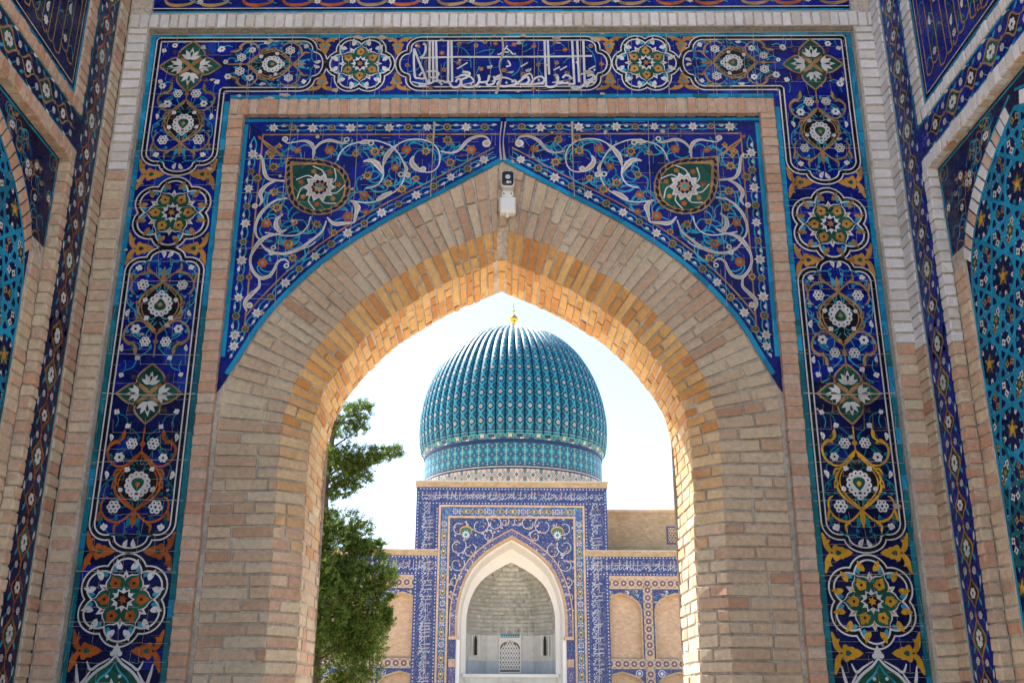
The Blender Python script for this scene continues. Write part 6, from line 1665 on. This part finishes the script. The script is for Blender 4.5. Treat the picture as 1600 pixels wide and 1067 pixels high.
# ================================================================== JUNIPER TREE
TX, TY = -4.25, 25.0
tree = thing('juniper_tree', 'dark green juniper with ragged branches standing left in the courtyard', 'tree', (TX, TY, 0))
def tube(mb, pts, rad, n=7, m='bark'):
    rings = []
    for i, p in enumerate(pts):
        a_ = Vector(pts[max(i - 1, 0)]); b_ = Vector(pts[min(i + 1, len(pts) - 1)]); d = (b_ - a_).normalized(); s = d.orthogonal().normalized(); t = d.cross(s)
        base = len(mb.v)
        for k in range(n): an = 2 * math.pi * k / n; mb.v.append(tuple(Vector(p) + (s * math.cos(an) + t * math.sin(an)) * rad[i]))
        rings.append(base)
    k_ = mb.mi(m)
    for a_, b_ in zip(rings, rings[1:]):
        for k in range(n): mb.f.append((a_ + k, a_ + (k + 1) % n, b_ + (k + 1) % n, b_ + k)); mb.m.append(k_)
rt_ = random.Random(4)
mb = MB()
spine = [(TX, TY, 0), (TX + 0.05, TY, 1.5), (TX - 0.05, TY + 0.05, 3.2), (TX + 0.08, TY, 5.0), (TX + 0.05, TY - 0.05, 6.6), (TX + 0.18, TY, 8.0), (TX + 0.25, TY, 8.9)]
tube(mb, spine, [0.30, 0.25, 0.21, 0.16, 0.11, 0.06, 0.02], 10)
mb.build('trunk', tree, True)
CL = [ # centre, radii, sprays
 ((-4.2, 25, 3.2), (1.55, 1.5, 1.7), 1500), ((-4.3, 25, 4.9), (1.25, 1.3, 1.1), 1000), ((-3.25, 24.7, 4.5), (0.80, 0.8, 0.62), 560), ((-3.15, 24.8, 3.2), (0.72, 0.8, 0.72), 520), ((-3.2, 24.7, 2.2), (0.6, 0.7, 0.6), 330),
 ((-3.75, 24.9, 5.55), (0.70, 0.6, 0.42), 330), ((-3.0, 24.9, 5.12), (0.42, 0.3, 0.20), 120), ((-2.75, 24.9, 4.05), (0.38, 0.35, 0.26), 120), ((-2.62, 24.9, 3.35), (0.30, 0.3, 0.30), 90),
 ((-4.35, 25, 6.2), (0.35, 0.4, 0.25), 60), ((-4.0, 25, 7.1), (0.66, 0.6, 0.45), 560), ((-3.5, 24.9, 7.30), (0.55, 0.4, 0.27), 360), ((-3.4, 24.9, 6.85), (0.34, 0.3, 0.32), 220), ((-2.95, 24.9, 7.38), (0.38, 0.25, 0.16), 130), ((-2.5, 24.9, 7.42), (0.24, 0.2, 0.13), 70), ((-3.75, 24.9, 6.62), (0.38, 0.3, 0.24), 180),
 ((-3.45, 25, 8.05), (0.28, 0.25, 0.30), 120), ((-3.38, 25, 8.62), (0.24, 0.22, 0.30), 110), ((-4.1, 25, 8.3), (0.45, 0.45, 0.65), 260),
 ((-5.2, 25.1, 7.0), (0.75, 0.6, 0.45), 240), ((-5.3, 25.1, 4.9), (0.75, 0.8, 0.7), 360), ((-5.5, 25, 3.3), (0.8, 0.9, 0.9), 420), ((-4.3, 26.0, 4.2), (1.0, 0.7, 1.4), 380), ((-4.3, 24.0, 3.6), (1.0, 0.7, 1.3), 420)]
BR = []
for c, r_, n in CL:
    h = min(max(c[2] - 0.5 * math.hypot(c[0] - TX, c[1] - TY) - 0.1, 0.8), 8.4)
    k = 0
    for i in range(len(spine) - 1):
        if spine[i][2] <= h <= spine[i + 1][2]: k = (h - spine[i][2]) / (spine[i + 1][2] - spine[i][2]); st = Vector(spine[i]).lerp(Vector(spine[i + 1]), k)
    en = Vector(c) + Vector((0.5 * r_[0] * (1 if c[0] > TX else -1), 0, 0.1)); md = st.lerp(en, 0.5) + Vector((rt_.uniform(-0.1, 0.1), rt_.uniform(-0.1, 0.1), 0.08))
    L = (en - st).length
    BR.append((st, md, en, L))
    mb = MB(); tube(mb, [tuple(st), tuple(md), tuple(en)], [0.016 + 0.012 * L, 0.008 + 0.007 * L, 0.004], 6); mb.build('branch', tree, True)
V = []; F = []
def spray(p, d, L):
    """one flat scaly juniper spray: a twig with short side shoots"""
    d = d.normalized(); s = d.orthogonal().normalized(); s = (Quaternion(d, rt_.uniform(0, 6.28)) @ s)
    nrm_ = d.cross(s)
    for k in range(6):
        t = k / 6; q = p + d * (L * t * 0.8); sd_ = 1 if k % 2 else -1
        dd = (d * 0.8 + s * sd_ * 0.75 + nrm_ * rt_.uniform(-0.4, 0.4)).normalized(); l = L * 0.52 * (1.05 - 0.55 * t); w = 0.014
        e_ = dd.cross(nrm_).normalized() * w
        b = len(V); V.extend([tuple(q - e_ * 0.5), tuple(q + dd * l * 0.5 - e_), tuple(q + dd * l), tuple(q + dd * l * 0.5 + e_)]); F.append((b, b + 1, b + 2, b + 3))
    e_ = s * 0.012; b = len(V); V.extend([tuple(p - e_), tuple(p + e_), tuple(p + d * L)]); F.append((b, b + 1, b + 2))
for c, r_, n in CL:
    lumps = [Vector((rt_.gauss(0, 0.5), rt_.gauss(0, 0.5), rt_.gauss(0, 0.5))) for _ in range(max(4, n // 13))]
    for i in range(int(n * (1.7 if c[2] < 5.8 else 0.85))):
        lu = lumps[i % len(lumps)]
        o = lu + Vector((rt_.gauss(0, 0.20), rt_.gauss(0, 0.20), rt_.gauss(0, 0.20)))
        if o.length > 1.12: o = o.normalized() * rt_.uniform(0.75, 1.1)
        p = Vector(c) + Vector((o.x * r_[0], o.y * r_[1], o.z * r_[2]))
        d = Vector((o.x * 1.0 + rt_.uniform(-0.6, 0.6), o.y + rt_.uniform(-0.6, 0.6), 0.25 + o.z * 0.6 + rt_.uniform(-0.5, 0.6)))
        spray(p, d, rt_.uniform(0.10, 0.24))
for st, md, en, L in BR:      # shoots along the limbs
    for i in range(int(L * 45)):
        t = rt_.uniform(0.3, 1.0); p = st.lerp(md, t * 2) if t < 0.5 else md.lerp(en, t * 2 - 1)
        p = p + Vector((rt_.gauss(0, 0.10), rt_.gauss(0, 0.10), rt_.gauss(0, 0.07))); dr = (en - st).normalized()
        spray(p, dr * 0.6 + Vector((rt_.uniform(-0.9, 0.9), rt_.uniform(-0.9, 0.9), rt_.uniform(-0.6, 0.9))), rt_.uniform(0.08, 0.2))
cr = mesh_obj('crown', V, F, 'juniper_leaf', tree); cr['kind'] = 'stuff'

# ================================================================== SMALL FITTINGS ON THE ARCH
def rounded(mb, x0, x1, y0, y1, z0, z1, r, m, n=5):
    """box with rounded upright edges seen from the front (extruded along y) and a softened face"""
    pts = []
    for cx_, cz_, a0 in ((x1 - r, z1 - r, 0), (x0 + r, z1 - r, 90), (x0 + r, z0 + r, 180), (x1 - r, z0 + r, 270)):
        for k in range(n + 1): t = R(a0 + 90 * k / n); pts.append((cx_ + r * math.cos(t), cz_ + r * math.sin(t)))
    k_ = mb.mi(m); N_ = len(pts); cxm, czm = (x0 + x1) / 2, (z0 + z1) / 2
    base = len(mb.v); e_ = min(0.006, r * 0.6)
    for (y, s_) in ((y0, 1 - 2 * e_ / (x1 - x0)), (y0 + e_ * 0.4, 1 - 0.7 * e_ / (x1 - x0)), (y0 + e_, 1), (y1, 1)):
        for p in pts: mb.v.append((cxm + (p[0] - cxm) * s_, y, czm + (p[1] - czm) * s_))
    mb.f.append(tuple(base + i for i in range(N_))); mb.m.append(k_)
    for r_ in range(3):
        for i in range(N_): j = (i + 1) % N_; mb.f.append((base + r_ * N_ + i, base + r_ * N_ + j, base + (r_ + 1) * N_ + j, base + (r_ + 1) * N_ + i)); mb.m.append(k_)
    mb.f.append(tuple(base + 3 * N_ + i for i in range(N_))[::-1]); mb.m.append(k_)
sc_ = thing('security_camera', 'small black-faced security camera on white bracket at the arch apex', 'camera', (0.062, 5.9, 4.75))
mb = MB(); rounded(mb, 0.025, 0.099, 5.865, 5.955, 4.742, 4.838, 0.018, 'black_plastic'); hs_ = mb.build('housing', sc_)
mb = MB(); rounded(mb, 0.020, 0.104, 5.885, 5.965, 4.735, 4.845, 0.022, 'white_plastic'); mb.build('rear_shell', sc_)
def disc(mb, x, y, z, r, m, n=16): mb.poly([(x + r * math.cos(2 * math.pi * k / n), y, z + r * math.sin(2 * math.pi * k / n)) for k in range(n)], m)
mb = MB()
for k in range(16):
    p, q = 2 * math.pi * k / 16, 2 * math.pi * (k + 1) / 16
    mb.poly([(0.062 + 0.022 * math.cos(p), 5.862, 4.795 + 0.022 * math.sin(p)), (0.062 + 0.022 * math.cos(q), 5.862, 4.795 + 0.022 * math.sin(q)), (0.062 + 0.016 * math.cos(q), 5.868, 4.795 + 0.016 * math.sin(q)), (0.062 + 0.016 * math.cos(p), 5.868, 4.795 + 0.016 * math.sin(p))], 'black_plastic')
disc(mb, 0.062, 5.8635, 4.795, 0.017, 'marble'); mb.build('lens', hs_)
mb = MB(); disc(mb, 0.062, 5.8645, 4.757, 0.011, 'marble', 8); disc(mb, 0.078, 5.8645, 4.757, 0.006, 'plaster', 8); mb.build('light_emitter', hs_)
mb = MB(); rounded(mb, 0.022, 0.102, 5.945, 6.0, 4.688, 4.742, 0.024, 'white_plastic'); br_ = mb.build('bracket', sc_)
for dx in (-0.024, 0.024):
    mb = MB(); disc(mb, 0.062 + dx, 5.9435, 4.716, 0.0055, 'black_plastic', 10); mb.build('screw', br_)
jb = thing('junction_box', 'white square junction box mounted below the security camera', 'box', (0.062, 5.97, 4.58))
mb = MB(); rounded(mb, 0.010, 0.116, 5.925, 6.0, 4.575, 4.682, 0.010, 'white_plastic'); mb.build('case', jb)
mb = MB(); rounded(mb, 0.014, 0.112, 5.915, 5.927, 4.579, 4.678, 0.010, 'white_plastic'); mb.build('lid', jb)
mb = MB(); tube(mb, [(0.062, 5.965, 4.552), (0.062, 5.965, 4.578)], [0.012, 0.012], 10, 'white_plastic'); tube(mb, [(0.066, 5.985, 4.68), (0.064, 5.985, 4.692)], [0.004, 0.004], 8, 'black_plastic'); mb.build('cable_gland', jb)
